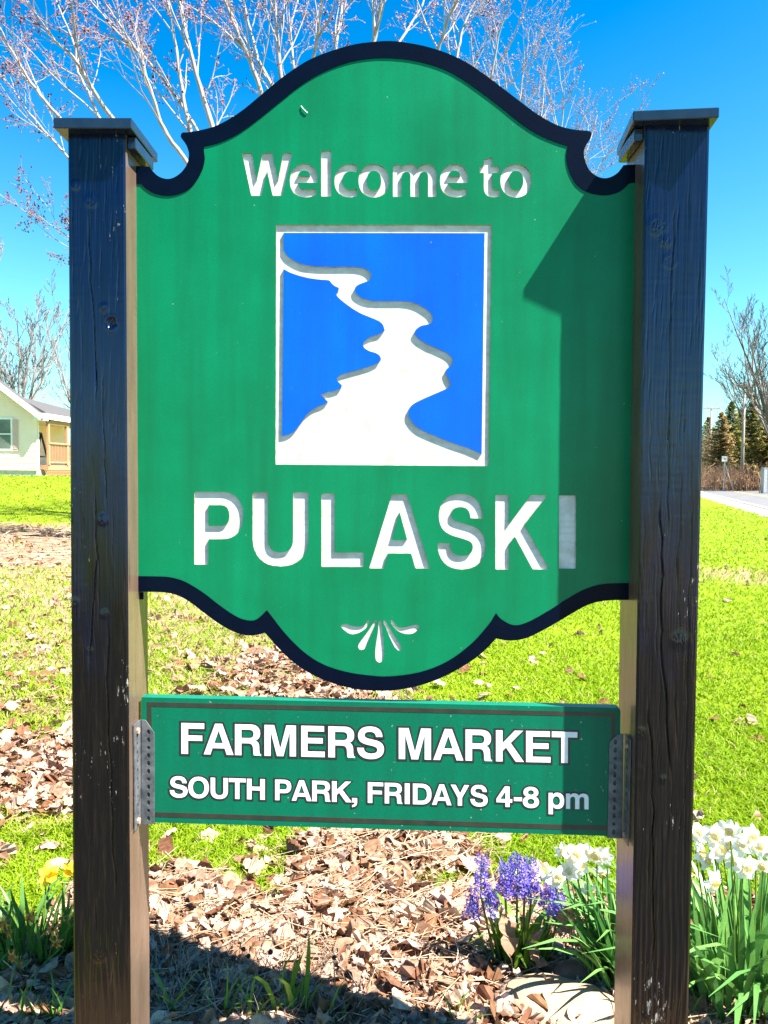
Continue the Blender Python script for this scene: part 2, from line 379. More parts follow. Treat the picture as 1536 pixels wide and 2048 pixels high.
def fit(ch, x0, x1, ytop, ybot):
    """glyph fitted to a pixel box; ytop / ybot may be functions of x"""
    loops = glyph(ch); a = np.concatenate(loops); lo, hi = a.min(0), a.max(0); out = []
    for L in loops:
        u = (L[:, 0] - lo[0]) / (hi[0] - lo[0]); v = (L[:, 1] - lo[1]) / (hi[1] - lo[1]); px = x0 + u * (x1 - x0)
        t = ytop(px) if callable(ytop) else ytop; b = ybot(px) if callable(ybot) else ybot
        out.append(np.stack([px, b + v * (t - b)], 1))
    return out
def to_plane(L, Y=0.0):                  # pixel loop -> (x, z) loop on the plane y = Y
    return np.array([at(p[0], p[1], Y)[[0, 2]] for p in L])
def plate(name, loops, yf, th, mats, parent=None, sides=True):
    """flat piece with holes, front at y = yf facing the camera side, thickness th; loops in (x, z)"""
    tris = tessellate_polygon([[Vector((p[0], p[1], 0)) for p in L] for L in loops])
    P = np.concatenate(loops); n = len(P); T = np.array(tris, int)
    a, b, c = P[T[:, 0]], P[T[:, 1]], P[T[:, 2]]
    s = (b - a)[:, 0] * (c - a)[:, 1] - (b - a)[:, 1] * (c - a)[:, 0]
    T = T[np.abs(s) > 1e-14]; s = s[np.abs(s) > 1e-14]
    T[s < 0] = T[s < 0][:, ::-1]
    v = np.concatenate([np.stack([P[:, 0], np.full(n, yf), P[:, 1]], 1), np.stack([P[:, 0], np.full(n, yf + th), P[:, 1]], 1)])
    quads = []; k = 0
    for L in loops:
        m = len(L); i = np.arange(m); j = (i + 1) % m
        quads.append(np.stack([k + i, k + i + n, k + j + n, k + j], 1)); k += m
    Q = np.concatenate(quads)
    faces = [T, T[:, ::-1] + n, Q]
    fm = np.concatenate([np.zeros(len(T)), np.zeros(len(T)) if len(mats) < 3 else np.full(len(T), 2), np.full(len(Q), 1 if len(mats) > 1 else 0)])
    me = mesh_np(name, v, faces, mats, fm)
    return obj(name, me, parent)

# ================================================================== the ground
GZ0 = -0.30                                    # level of the ground round the sign
def gz(x, y):
    x = np.asarray(x, float); y = np.asarray(y, float)
    rise = 1.415 * smooth(11, 33, y) * smooth(2.0, 9.0, -x)
    return GZ0 + rise + 0.008 * np.sin(x * 5.1 + 1.3) * np.sin(y * 4.3)
_gr = np.random.default_rng(5)
_ph = _gr.random((12, 4))
def wob(x, y, s, k=0):
    return sum(np.sin((x * math.cos(a * 6.28) + y * math.sin(a * 6.28)) * s * (0.6 + 1.2 * b) + c * 6.28) for a, b, c, d in _ph[k:k + 4]) / 4
def litter(x, y):
    """0 = clean lawn, 1 = covered in dead leaves"""
    x = np.asarray(x, float); y = np.asarray(y, float)
    w = wob(x, y, 5.0) * 0.18 + wob(x, y, 14.0, 4) * 0.12
    bed = smooth(1.27, 0.98, y + w + 0.06 * x - 0.10 * np.cos(2.2 * x)) * smooth(-1.45, -1.15, x + w * 0.4) * smooth(1.7, 1.4, x)
    bed2 = np.exp(-(((x + 0.05) / 0.45) ** 2 + ((y - 1.45) / 0.22) ** 2)) * 1.3
    e1 = np.exp(-(((x + 2.1) / 0.75) ** 2 + ((y - 2.3) / 0.65) ** 2)) * 1.5
    e2 = np.exp(-((((x + 0.85) + (y - 4.4) * 0.3) / 0.75) ** 2 + ((y - 4.4) / 1.3) ** 2)) * 1.35
    belt = 0.45 * smooth(0.2, -0.6, x + 0.10 * y + w) * smooth(1.7, 3.0, y) * smooth(19, 15, y)
    straw = 0.95 * smooth(-3, -5, x) * smooth(10, 12.5, y) * smooth(19, 16, y)
    e3 = 0.5 * np.exp(-(((x - 6.0) / 1.3) ** 2 + ((y - 11.5) / 1.6) ** 2))
    return np.clip(np.maximum.reduce([bed, bed2, e1, e2, belt, straw, e3]) + w * 0.5 * (belt > 0.1), 0, 1)

# road geometry (a straight road running off to the right)
RD = np.array((math.sin(R(16.0)), math.cos(R(16.0)))); RN = np.array((RD[1], -RD[0]))    # along, and to the right
def road_xy(u, lat): p = CAM[:2] + RD * u + RN * lat; return p
NEAR_EDGE, FAR_EDGE = 6.8, 15.6

def make_ground():
    xs = np.concatenate([-np.geomspace(2500, 6.2, 60), np.linspace(-6, 6, 130), np.geomspace(6.2, 2500, 60)])
    ys = np.concatenate([-np.geomspace(2500, 2.6, 40), np.linspace(-2.5, 9, 130), np.geomspace(9.2, 60, 60), np.geomspace(63, 3000, 40)])
    X, Y = np.meshgrid(xs, ys, indexing='ij'); Z = gz(X, Y) - 0.004
    nx, ny = len(xs), len(ys); i = np.arange(nx - 1)[:, None] * ny; j = np.arange(ny - 1)[None]
    f = np.stack([i + j, i + j + ny, i + j + ny + 1, i + j + 1], -1).reshape(-1, 4)
    lt = litter(X, Y).ravel()
    c = np.stack([lt] * 3, 1)
    m, nt, b = nodemat('lawn_and_soil')
    a = nt.nodes.new('ShaderNodeAttribute'); a.attribute_name = 'tint'
    g = ramp(nt, noise(nt, 2.2, 8, 0.7), [(0.3, (0.10, 0.155, 0.005)), (0.6, (0.15, 0.205, 0.007)), (0.8, (0.21, 0.20, 0.03))])
    g2 = ramp(nt, noise(nt, 45, 6, 0.7), [(0.3, (0.6, 0.6, 0.6)), (0.7, (1.25, 1.25, 1.25))])
    g = mix(nt, 1.0, g, g2, 'MULTIPLY')
    d = ramp(nt, noise(nt, 40, 8, 0.7), [(0.3, (0.09, 0.052, 0.03)), (0.5, (0.22, 0.145, 0.09)), (0.7, (0.34, 0.25, 0.17))])
    add = nt.nodes.new('ShaderNodeMath'); add.operation = 'MULTIPLY_ADD'
    nt.links.new(noise(nt, 9, 6, 0.7), add.inputs[0]); add.inputs[1].default_value = 0.9; nt.links.new(a.outputs['Fac'], add.inputs[2])
    fac = ramp(nt, add.outputs[0], [(0.68, (0, 0, 0)), (0.92, (1, 1, 1))])
    nt.links.new(mix(nt, fac, g, d), b.inputs['Base Color']); b.inputs['Roughness'].default_value = 0.95
    b.inputs['Specular IOR Level'].default_value = 0.1
    bump(nt, b, noise(nt, 60, 6, 0.7), 0.6, 0.02)
    me = mesh_np('ground', np.stack([X, Y, Z], -1).reshape(-1, 3), f, [m], colors=c, smooth_shade=True)
    tag(obj('ground', me), 'spring lawn with leaf litter running back to the road and house', kind='structure')
make_ground()

def strip(name, l0, l1, z, mat, u0=-300, u1=900, dash=None):
    mb = MB()
    segs = [(u0, u1)] if dash is None else [(u, u + dash[0]) for u in np.arange(u0, u1, dash[1])]
    for a, b in segs:
        n = 60 if dash is None else 1
        us = np.linspace(a, b, n + 1)
        for s, e in zip(us[:-1], us[1:]):
            z_ = GZ0 + z; q = [road_xy(s, l0), road_xy(s, l1), road_xy(e, l1), road_xy(e, l0)]
            mb.add([(p[0], p[1], z_) for p in q], [(0, 1, 2, 3)])
    return mb.build(name, mat)
asphalt = mat_noise('grey_asphalt', (0.075, 0.075, 0.078), (0.115, 0.113, 0.112), 1.2, 0.85, 0.4, 90, detail=8)
gravel_m = mat_noise('sandy_gravel', (0.17, 0.125, 0.09), (0.30, 0.23, 0.18), 14, 0.95, 0.6, 120, detail=8)
paint = mat_noise('white_road_paint', (0.5, 0.5, 0.48), (0.75, 0.75, 0.72), 6, 0.7)
yellow = mat_noise('yellow_road_paint', (0.45, 0.28, 0.03), (0.6, 0.4, 0.05), 6, 0.7)
dark_strip_m = mat_noise('added_strip_dark', (0.028, 0.028, 0.030), (0.050, 0.050, 0.052), 3, 0.8, 0.4, 120, detail=8)
def add_dark_strip():
    # added dark ground, out of view, to bounce less light onto the sign
    xs = np.linspace(-60, 5.0, 60); rng = np.random.default_rng(2); v = []
    for x in xs: v += [(x, -9.0, GZ0 + 0.010), (x, -0.70 + 0.04 * math.sin(x * 2.3) + rng.normal(0, 0.02), GZ0 + 0.010)]
    i = np.arange(len(xs) - 1) * 2
    tag(obj('added_dark_strip', mesh_np('added_dark_strip', v, np.stack([i, i + 2, i + 3, i + 1], 1), [dark_strip_m])), kind='structure')
add_dark_strip()
def make_shoulder():
    rng = np.random.default_rng(9); us = np.linspace(-40, 220, 900)
    near = 5.6 + 0.10 * np.sin(us * 1.7) + 0.08 * rng.standard_normal(900).cumsum() * 0.15 * 0 + rng.normal(0, 0.05, 900)
    v = []
    for u, n in zip(us, near):
        a = road_xy(u, n); b = road_xy(u, NEAR_EDGE + 0.2); v += [(a[0], a[1], GZ0 + 0.004), (b[0], b[1], GZ0 + 0.012)]
    i = np.arange(len(us) - 1) * 2
    me = mesh_np('gravel_shoulder', v, np.stack([i, i + 1, i + 3, i + 2], 1), [gravel_m])
    tag(obj('gravel_shoulder', me), kind='structure')
make_shoulder()
tag(strip('road', NEAR_EDGE, FAR_EDGE, 0.02, asphalt), kind='structure')
tag(strip('road_edge_line', NEAR_EDGE + 0.30, NEAR_EDGE + 0.46, 0.024, paint), kind='structure')
tag(strip('road_edge_line', FAR_EDGE - 0.50, FAR_EDGE - 0.34, 0.024, paint), kind='structure')
tag(strip('road_centre_line', 10.55, 10.67, 0.024, yellow), kind='structure')
tag(strip('road_centre_line', 10.80, 10.92, 0.024, yellow), kind='structure')

# ================================================================== the welcome sign
YF = -0.078                                    # front of the posts; the panel face is y = 0
sign = empty('welcome_sign', (0, 0, 0))
tag(sign, 'large carved green welcome sign with navy trim hung between two dark timber posts', 'sign')

def make_post(seed, TL, TR, BL, BR, ztop, cracks, knots, flow):
    rng = np.random.default_rng(seed)
    tl, tr, bl, br = at(*TL, YF), at(*TR, YF), at(*BL, YF), at(*BR, YF)
    def edge(t, b, z): k = (z - b[2]) / (t[2] - b[2]); return b[0] + (t[0] - b[0]) * k
    nz, nx = 900, 104
    zs = np.linspace(-0.45, ztop, nz)
    xl, xr = edge(tl, bl, zs), edge(tr, br, zs)
    u = np.linspace(0, 1, nx); U, Zn = np.meshgrid(u, (zs + 0.45) / (ztop + 0.45))
    H = 0.0009 * vnoise(rng, 46, 12, U, Zn) + 0.0006 * vnoise(rng, 90, 40, U, Zn)
    for _ in range(150):                        # short checks along the grain
        cu, cz, cl = rng.random(), rng.uniform(-0.2, ztop), rng.uniform(0.015, 0.09)
        zz0 = Zn[:, :1] * (ztop + 0.45) - 0.45; row = (np.abs(zz0[:, 0] - cz) < cl)
        H[row] -= rng.uniform(0.0006, 0.0022) * np.exp(-((U[row] - cu - 0.01 * np.sin((zz0[row] - cz) * 60)) * 0.14 / 0.0011) ** 2) * (1 - ((zz0[row] - cz) / cl) ** 2)
    H += 0.00022 * vnoise(rng, 3, 300, U, Zn) * smooth(-0.1, 0.2, vnoise(rng, 2, 9, U, Zn))          # saw marks
    W = 0.14
    bend = np.zeros_like(U)
    for (ku, kz, kr, kd) in knots:
        du = (U - ku) * W; dz = (Zn * (ztop + 0.45) - 0.45) - kz; r = np.sqrt(du ** 2 + dz ** 2)
        H += kd * np.exp(-(r / kr) ** 4) * (0.6 + 1.2 * vnoise(rng, 60, 900, U, Zn)) + 0.0007 * np.exp(-((r - kr * 1.2) / (kr * 0.35)) ** 2)
        H += 0.00025 * np.sin(np.sqrt((du * 1.6) ** 2 + (dz * 0.8) ** 2) * 900 + 8 * vnoise(rng, 8, 60, U, Zn)) * np.exp(-(r / (kr * 3.2)) ** 2)
        bend += np.sign(du) * np.exp(-(r / (kr * 2.5)) ** 2) * kr * 0.5
    for (pts, dep, wid) in cracks:
        pu = np.array([p[0] for p in pts]); pz = np.array([p[1] for p in pts]); o = np.argsort(pz)
        zz = Zn * (ztop + 0.45) - 0.45
        cu = np.interp(zz, pz[o], pu[o]) + 0.012 * np.interp(zz, np.linspace(-0.3, ztop + 0.1, 60), rng.standard_normal(60))
        inside = smooth(pz.min() - 0.02, pz.min() + 0.05, zz) * smooth(pz.max() + 0.02, pz.max() - 0.05, zz)
        H -= dep * np.exp(-((U - cu) * W / wid) ** 2) * inside
    if flow:                                    # raised, swirling grain towards the foot
        H += 0.0011 * np.sin(U * 62 + 5 * vnoise(rng, 3, 12, U, Zn) + bend * 300) * smooth(flow[0], flow[1], -(Zn * (ztop + 0.45) - 0.45)) * flow[2]
    edgef = smooth(0, 0.04, U) * smooth(1, 0.96, U)
    depth = -H * edgef + 0.003 * (1 - edgef)
    X = xl[:, None] + (xr - xl)[:, None] * U + bend * 0.0
    V = np.stack([X, YF + depth, zs[:, None] + 0 * U], -1).reshape(-1, 3)
    i = np.arange(nz - 1)[:, None] * nx; j = np.arange(nx - 1)[None]
    F = np.stack([i + j, i + j + 1, i + j + nx + 1, i + j + nx], -1).reshape(-1, 4)
    # two displaced flanks and a plain back
    nd = 20; yb = 0.072; parts_v, parts_f, n = [V], [F], len(V)
    for side, xe in ((0, xl), (1, xr)):
        w = np.linspace(0, 1, nd); Wd, Z2 = np.meshgrid(w, (zs + 0.45) / (ztop + 0.45))
        h = 0.0008 * vnoise(rng, 14, 30, Wd, Z2) + 0.0004 * vnoise(rng, 12, 300, Wd, Z2)
        h *= smooth(0, 0.08, Wd)
        xx = xe[:, None] + (h if side else -h); yy = YF + 0.003 + (yb - YF - 0.003) * Wd
        parts_v.append(np.stack([xx, yy, zs[:, None] + 0 * Wd], -1).reshape(-1, 3))
        i = np.arange(nz - 1)[:, None] * nd; j = np.arange(nd - 1)[None]
        q = np.stack([i + j, i + j + 1, i + j + nd + 1, i + j + nd], -1).reshape(-1, 4)
        parts_f.append((q if side else q[:, ::-1]) + n); n += nz * nd
    bv = [(xl[0], yb, zs[0]), (xr[0], yb, zs[0]), (xr[-1], yb, zs[-1]), (xl[-1], yb, zs[-1]), (xl[-1], YF + .003, zs[-1]), (xr[-1], YF + .003, zs[-1])]
    parts_v.append(np.array(bv)); parts_f.append(np.array([(1, 0, 3, 2), (3, 4, 5, 2)]) + n)
    fm = np.concatenate([np.full(len(q), 0 if k == 0 else 1) for k, q in enumerate(parts_f)])
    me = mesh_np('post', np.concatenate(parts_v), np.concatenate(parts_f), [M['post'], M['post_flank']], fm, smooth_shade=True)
    p = obj('post', me, sign)
    return p, edge(tl, bl, ztop), edge(tr, br, ztop)

def zpx(py, px=200): return float(at(px, py, YF)[2])
cap_z_l = float(at(184, 257, -0.108)[2]); cap_z_r = float(at(1359, 238, -0.112)[2])
def upx(px, side):                              # photo x across the face -> 0..1
    return (px - 140) / 114 if side == 'l' else (px - 1278) / 124
CL = [([(upx(178, 'l'), zpx(440)), (upx(183, 'l'), zpx(560)), (upx(190, 'l'), zpx(660)), (upx(196, 'l'), zpx(790))], 0.005, 0.0016),
      ([(upx(208, 'l'), zpx(740)), (upx(209, 'l'), zpx(900)), (upx(212, 'l'), zpx(1010))], 0.0045, 0.0014),
      ([(upx(190, 'l'), zpx(990)), (upx(192, 'l'), zpx(1120)), (upx(181, 'l'), zpx(1250)), (upx(176, 'l'), zpx(1330))], 0.005, 0.0017),
      ([(upx(214, 'l'), zpx(1250)), (upx(210, 'l'), zpx(1400)), (upx(217, 'l'), zpx(1520)), (upx(222, 'l'), zpx(1700)), (upx(226, 'l'), zpx(1790))], 0.005, 0.0017),
      ([(upx(186, 'l'), zpx(1800)), (upx(188, 'l'), zpx(1890))], 0.004, 0.0016),
      ([(upx(160, 'l'), zpx(600)), (upx(168, 'l'), zpx(740))], 0.0018, 0.002),
      ([(upx(236, 'l'), zpx(420)), (upx(238, 'l'), zpx(520))], 0.0015, 0.0015)]
KL = [(upx(224, 'l'), zpx(645), 0.013, -0.006), (upx(155, 'l'), zpx(371), 0.008, 0.002), (upx(186, 'l'), zpx(402), 0.012, 0.002),
      (upx(205, 'l'), zpx(1040), 0.010, 0.003), (upx(207, 'l'), zpx(1228), 0.008, 0.003), (upx(178, 'l'), zpx(1302), 0.006, 0.002),
      (upx(210, 'l'), zpx(615), 0.008, 0.002), (upx(148, 'l'), zpx(1205), 0.008, 0.003), (upx(192, 'l'), zpx(1910), 0.014, 0.0025)]
post_l, lx0, lx1 = make_post(11, (135.5, 262), (250, 262), (147.3, 2048), (261, 2048), cap_z_l + 0.002, CL, KL, (-0.75, 0.1, 1.0))
CR = [([(upx(1339, 'r'), zpx(420)), (upx(1333, 'r'), zpx(640)), (upx(1336, 'r'), zpx(1060))], 0.004, 0.0012),
      ([(upx(1320, 'r'), zpx(1000)), (upx(1325, 'r'), zpx(1130)), (upx(1328, 'r'), zpx(1270)), (upx(1338, 'r'), zpx(1370)), (upx(1352, 'r'), zpx(1530))], 0.0055, 0.0018),
      ([(upx(1362, 'r'), zpx(940)), (upx(1356, 'r'), zpx(1160))], 0.0035, 0.0013),
      ([(upx(1385, 'r'), zpx(1000)), (upx(1384, 'r'), zpx(1330)), (upx(1380, 'r'), zpx(1600))], 0.003, 0.0014),
      ([(upx(1303, 'r'), zpx(1390)), (upx(1319, 'r'), zpx(1600)), (upx(1321, 'r'), zpx(1780)), (upx(1325, 'r'), zpx(1910))], 0.005, 0.0017),
      ([(upx(1358, 'r'), zpx(1350)), (upx(1366, 'r'), zpx(1480))], 0.003, 0.0013),
      ([(upx(1335, 'r'), zpx(1640)), (upx(1338, 'r'), zpx(1720))], 0.003, 0.0013)]
KR = [(upx(1366, 'r'), zpx(1266), 0.017, 0.004), (upx(1305, 'r'), zpx(450), 0.017, 0.0025), (upx(1322, 'r'), zpx(480), 0.010, 0.0025),
      (upx(1338, 'r'), zpx(1540), 0.008, 0.004), (upx(1290, 'r'), zpx(1450), 0.011, 0.003), (upx(1281, 'r'), zpx(1530), 0.016, 0.001),
      (upx(1312, 'r'), zpx(2010), 0.010, 0.003), (upx(1330, 'r'), zpx(520), 0.012, 0.001)]
post_r, rx0, rx1 = make_post(23, (1290.5, 262), (1419.5, 262), (1262, 2048), (1377, 2048), cap_z_r + 0.002, CR, KR, (-0.9, -0.1, 0.55))
post_l['label'] = 'dark weathered timber post with a deep knot hole, beside the house'
post_r['label'] = 'dark cracked timber post with a large knot, on the road side'

def make_cap(parent, px0, px1, py0, py1, yfront, depth, rz, name='cap'):
    a, b = at(px0, py1, yfront), at(px1, py1, yfront); t = at((px0 + px1) / 2, py0, yfront); bt = at((px0 + px1) / 2, py1, yfront)
    w = b[0] - a[0]; h = t[2] - bt[2]; cx = (a[0] + b[0]) / 2
    mb = MB().box((-w / 2, -depth / 2, 0), (w / 2, depth / 2, h), 0.0018)
    o = mb.build(name, M['cap'], parent); o.location = (cx, yfront + depth / 2, bt[2]); o.rotation_euler.z = rz
    return o
make_cap(post_l, 106, 262, 235, 256.5, -0.108, 0.205, R(0.6))
make_cap(post_r, 1276, 1444, 217.5, 238, -0.110, 0.205, R(-5.2))
# bead moulding under each cap on the inner side
for p, x, s, zc in ((post_l, lx1, 1, cap_z_l), (post_r, rx0, -1, cap_z_r)):
    xa, xb = sorted((x + s * 0.0005, x + s * 0.022))
    MB().box((xa, YF + 0.012, zc - 0.030), (xb, 0.070, zc - 0.0015), 0.002).build('moulding', M['cap'], p)

# ---- carved panel
OUT_TOP_L = [(262, 333.5), (276, 333.3), (299.5, 334.6), (306, 343.8), (317.7, 354), (333.3, 358.9), (346.4, 356.8), (358, 350), (366, 342.5), (374, 331), (378, 318), (378.3, 304.6), (373, 289.6), (364, 277), (362.5, 271.7), (365.5, 266.3),
             (376, 265.7), (399.9, 261.8), (429.8, 253.7), (459.8, 238.7), (489.7, 218.4), (525.7, 188.4), (561.6, 158.5), (594.6, 135.4), (624.5, 118), (669, 101), (714, 89), (759, 84), (772, 83.3)]
OUT_TOP_R = [(795, 84.2), (844, 92.3), (890, 106), (928.8, 124), (964, 146.8), (999, 173), (1041, 205), (1076.5, 231), (1111.6, 250.5), (1143, 259.5), (1175, 263), (1180.5, 265), (1182, 269), (1180, 277), (1169.6, 294.5), (1167, 308.6), (1171.4, 328), (1182, 345.5), (1199.5, 356), (1217, 356.5), (1234.7, 347), (1247, 331.4), (1275, 329.7), (1294, 329)]
OUT_BOT = [(1285, 1199), (1254.5, 1199), (1206, 1201), (1171.7, 1210.5), (1137, 1230), (1096, 1254), (1054, 1274.7), (1020, 1280.5), (992, 1276), (970, 1299), (944, 1320), (895.6, 1348.5), (840, 1370), (785, 1380), (734, 1379.7), (700, 1375), (659.5, 1363.4), (625.6, 1348.5), (598.5, 1332), (575, 1313), (554.5, 1292), (537.6, 1273), (530, 1264.6), (514, 1269), (497, 1270), (480, 1267), (456, 1257), (429, 1240), (402, 1219.6), (378.5, 1202), (358, 1191), (334.5, 1184.7), (304, 1183), (265, 1183)]
IN_TOP_L = [(262, 367), (282.6, 368.5), (294, 379), (312.5, 388.5), (338.5, 392), (364, 386), (380, 376.5), (393, 362), (404.4, 341), (409.5, 319.6), (408.3, 304.6), (407.4, 294), (435.8, 286.7), (468.8, 272.3), (495.7, 255), (525.7, 232), (561.6, 203), (594.6, 176.5), (624.5, 156.4), (654.5, 141), (684.4, 129.4), (714.4, 121.5), (744.3, 117.5), (770, 116.5)]
IN_TOP_R = [(805.7, 118.7), (844.4, 125.5), (886.6, 139), (925, 159.5), (971, 192), (1006, 219), (1041, 247), (1076.5, 270), (1111.6, 285), (1135.5, 292.7), (1132.7, 308.6), (1134.5, 329.7), (1143, 354), (1157, 373.6), (1178.4, 386), (1210, 391), (1238, 384), (1259, 366.6), (1273, 365), (1294, 364)]
IN_BOT = [(1285, 1166), (1254.5, 1166), (1206, 1168), (1171.7, 1177.5), (1137, 1196), (1096, 1222), (1054, 1244.7), (1026.7, 1250), (1002.6, 1238), (992, 1226), (978.5, 1247), (944, 1286), (895.6, 1322), (840, 1344), (778, 1352.5), (734, 1350), (700, 1345), (666, 1336), (635.8, 1323), (608.7, 1304.5), (585, 1282.5), (564.7, 1260), (547.7, 1238), (534, 1220), (517, 1236), (503.7, 1241), (483.4, 1237.5), (463, 1227), (436, 1208), (412, 1189), (388.6, 1173.5), (365, 1161), (338, 1154), (311, 1152.6), (265, 1152)]
CORN = {(262, 333.5), (299.5, 334.6), (1247, 331.4), (992, 1276), (530, 1264.6), (407.4, 294), (1135.5, 292.7), (992, 1226), (534, 1220), (1294, 329), (1294, 364), (262, 367), (265, 1152), (265, 1183), (1285, 1166), (1285, 1199), (1259, 366.6), (282.6, 368.5)}
def spline_loop(pts, corners, sub=4):
    """closed Catmull-Rom through the points, broken at the corners"""
    n = len(pts); P = np.array(pts, float); out = []
    for i in range(n):
        p1, p2 = P[i], P[(i + 1) % n]
        p0 = P[i - 1] if tuple(pts[i]) not in corners else p1 - (p2 - p1)
        p3 = P[(i + 2) % n] if tuple(pts[(i + 1) % n]) not in corners else p2 + (p2 - p1)
        L = np.linalg.norm(p2 - p1); m = sub if L < 200 else 1
        for t in np.arange(m) / m:
            out.append(0.5 * ((2 * p1) + (-p0 + p2) * t + (2 * p0 - 5 * p1 + 4 * p2 - p3) * t * t + (-p0 + 3 * p1 - 3 * p2 + p3) * t ** 3))
    return np.array(out)
OUTER = spline_loop(OUT_TOP_L + OUT_TOP_R + OUT_BOT, CORN)
INNER = spline_loop(IN_TOP_L + IN_TOP_R + IN_BOT, CORN)
def ccw(L): return L if area(L) > 0 else L[::-1]
out_w, in_w = ccw(to_plane(OUTER)), ccw(to_plane(INNER))
DEP = 0.0048                                    # depth of the routed lettering
WELCOME = [('W', 485, 584.4, 307, 391), ('e', 580.4, 634.8, 328.5, 394), ('l', 643, 662, 302.6, 392.4), ('c', 669.4, 715, 329, 394),
           ('o', 717.8, 778, 329, 394.4), ('m', 786.5, 872.7, 329, 393), ('e', 880.6, 935.5, 329, 394), ('t', 960, 998.6, 315, 394), ('o', 1001.4, 1062.5, 329, 394.4)]
PULASKI = [('P', 389.8, 485.6, 984.6, 1127.8), ('U', 506.5, 615.8, 985.6, 1131.5), ('L', 644, 726.8, 988, 1132.5), ('A', 739.8, 858.5, 989.8, 1135.6),
           ('S', 876, 970, 988.8, 1137.7), ('K', 992, 1097, 991, 1137.7), ('I', 1119, 1151, 992, 1136.7)]
holes = []; carved = []
for k, (ch, x0, x1, y0, y1) in enumerate(WELCOME + PULASKI):
    loops = orient([to_plane(L) for L in fit(ch, x0, x1, y0, y1)])
    r = 0.0035 if k >= len(WELCOME) else 0.002
    loops = [fillet(offset(L, 0.0014 if k >= len(WELCOME) else 0.0007, 1.5), r) for L in loops]
    holes += loops; carved.append((ch, loops))
def z6(pts): return [(640 + x / 6.4, 1220 + y / 6.4) for x, y in pts]
PETALS = [z6([(765, 138), (785, 160), (800, 280), (815, 420), (822, 540), (812, 630), (785, 662), (765, 670), (740, 662), (715, 630), (708, 540), (720, 420), (742, 280), (750, 160)]),
          z6([(722, 128), (728, 150), (690, 240), (640, 350), (600, 450), (570, 495), (535, 510), (505, 500), (490, 470), (505, 420), (570, 330), (650, 220), (700, 140)]),
          z6([(820, 128), (845, 150), (910, 260), (980, 370), (1030, 450), (1042, 490), (1025, 518), (990, 508), (950, 460), (905, 370), (850, 240), (810, 150)]),
          z6([(620, 125), (635, 140), (620, 190), (570, 250), (500, 290), (430, 308), (370, 298), (310, 255), (270, 210), (290, 185), (340, 178), (400, 200), (470, 212), (540, 205), (585, 180), (600, 140)]),
          z6([(918, 125), (940, 145), (970, 190), (1010, 220), (1080, 222), (1150, 205), (1215, 190), (1255, 195), (1270, 220), (1240, 265), (1190, 298), (1120, 308), (1040, 290), (970, 245), (920, 185), (903, 140)])]
petal_loops = [ccw(to_plane(spline_loop(p, set(), 3))) for p in PETALS]
holes += petal_loops
FR = [(552.5, 449.5), (983.7, 450), (977.4, 932.2), (551.3, 929)]
frame_loop = ccw(to_plane(FR)); holes.append(frame_loop)
panel = plate('panel', [out_w] + holes, 0.0, DEP, [M['green'], M['carved_edge']], sign)
panel['label'] = 'green carved face with scalloped top and rounded bottom'
back = plate('backing_board', [out_w], DEP + 0.0002, 0.028, [M['trim']], panel)
trim = plate('border_trim', [offset(out_w, 0.0008), in_w], -0.0018, 0.0030, [M['trim']], panel)
trim['label'] = 'navy band following the curved outline'
for ch, loops in carved:
    plate('letter', [offset(L, 0.0007) for L in loops], DEP - 0.0005, 0.0004, [M['carved']], panel)
for L in petal_loops:
    plate('ornament_petal', [offset(L, 0.0006)], DEP - 0.0022, 0.002, [M['carved']], panel)
# ---- river emblem
def z3(pts): return [(520 + x / 3.072, 420 + y / 3.072) for x, y in pts]
BLUE_R = z3([(145, 140), (145, 245), (165, 278), (200, 305), (250, 330), (320, 345), (420, 350), (520, 349), (610, 352), (655, 365), (682, 390), (683, 415), (665, 435), (625, 450), (595, 465), (582, 487), (592, 515), (625, 540), (680, 557), (760, 561), (850, 560), (930, 567), (990, 590), (1040, 625), (1060, 655), (1058, 685), (1035, 702), (990, 712), (958, 735), (950, 760), (975, 790), (1030, 825), (1100, 855), (1150, 880), (1178, 905), (1185, 930), (1175, 955), (1150, 975), (1142, 992), (1150, 1020), (1168, 1055), (1168, 1078), (1145, 1098), (1080, 1127), (1000, 1162), (945, 1190), (920, 1215), (912, 1245), (920, 1280), (950, 1320), (1000, 1355), (1080, 1390), (1180, 1430), (1280, 1464), (1362, 1500), (1380, 142)])
BLUE_L = z3([(145, 362), (180, 381), (230, 400), (300, 418), (380, 428), (425, 432), (440, 450), (462, 468), (485, 478), (480, 500), (468, 520), (490, 545), (540, 585), (610, 630), (680, 660), (730, 682), (755, 705), (766, 738), (740, 760), (690, 775), (655, 795), (635, 820), (640, 845), (670, 865), (710, 878), (735, 895), (742, 920), (715, 945), (660, 965), (590, 985), (520, 1005), (485, 1020), (472, 1035), (480, 1055), (503, 1075), (495, 1098), (450, 1112), (400, 1125), (372, 1136), (395, 1155), (418, 1178), (390, 1195), (340, 1215), (290, 1255), (250, 1310), (215, 1355), (180, 1378), (135, 1388)])
bc = set(z3([(145, 140), (145, 245), (1362, 1500), (1380, 142), (145, 362), (135, 1388), (485, 478), (468, 520), (766, 738), (503, 1075), (372, 1136), (418, 1178)]))
emblem = plate('emblem', [offset(frame_loop, 0.001)], DEP - 0.0005, 0.0004, [M['carved']], sign)
emblem['label'] = 'white recessed river winding between two blue raised fields'
for pts in (BLUE_R, BLUE_L):
    plate('raised_field', [ccw(to_plane(spline_loop(pts, bc, 3)))], 0.0, DEP - 0.0007, [M['blue'], M['carved_edge']], emblem)
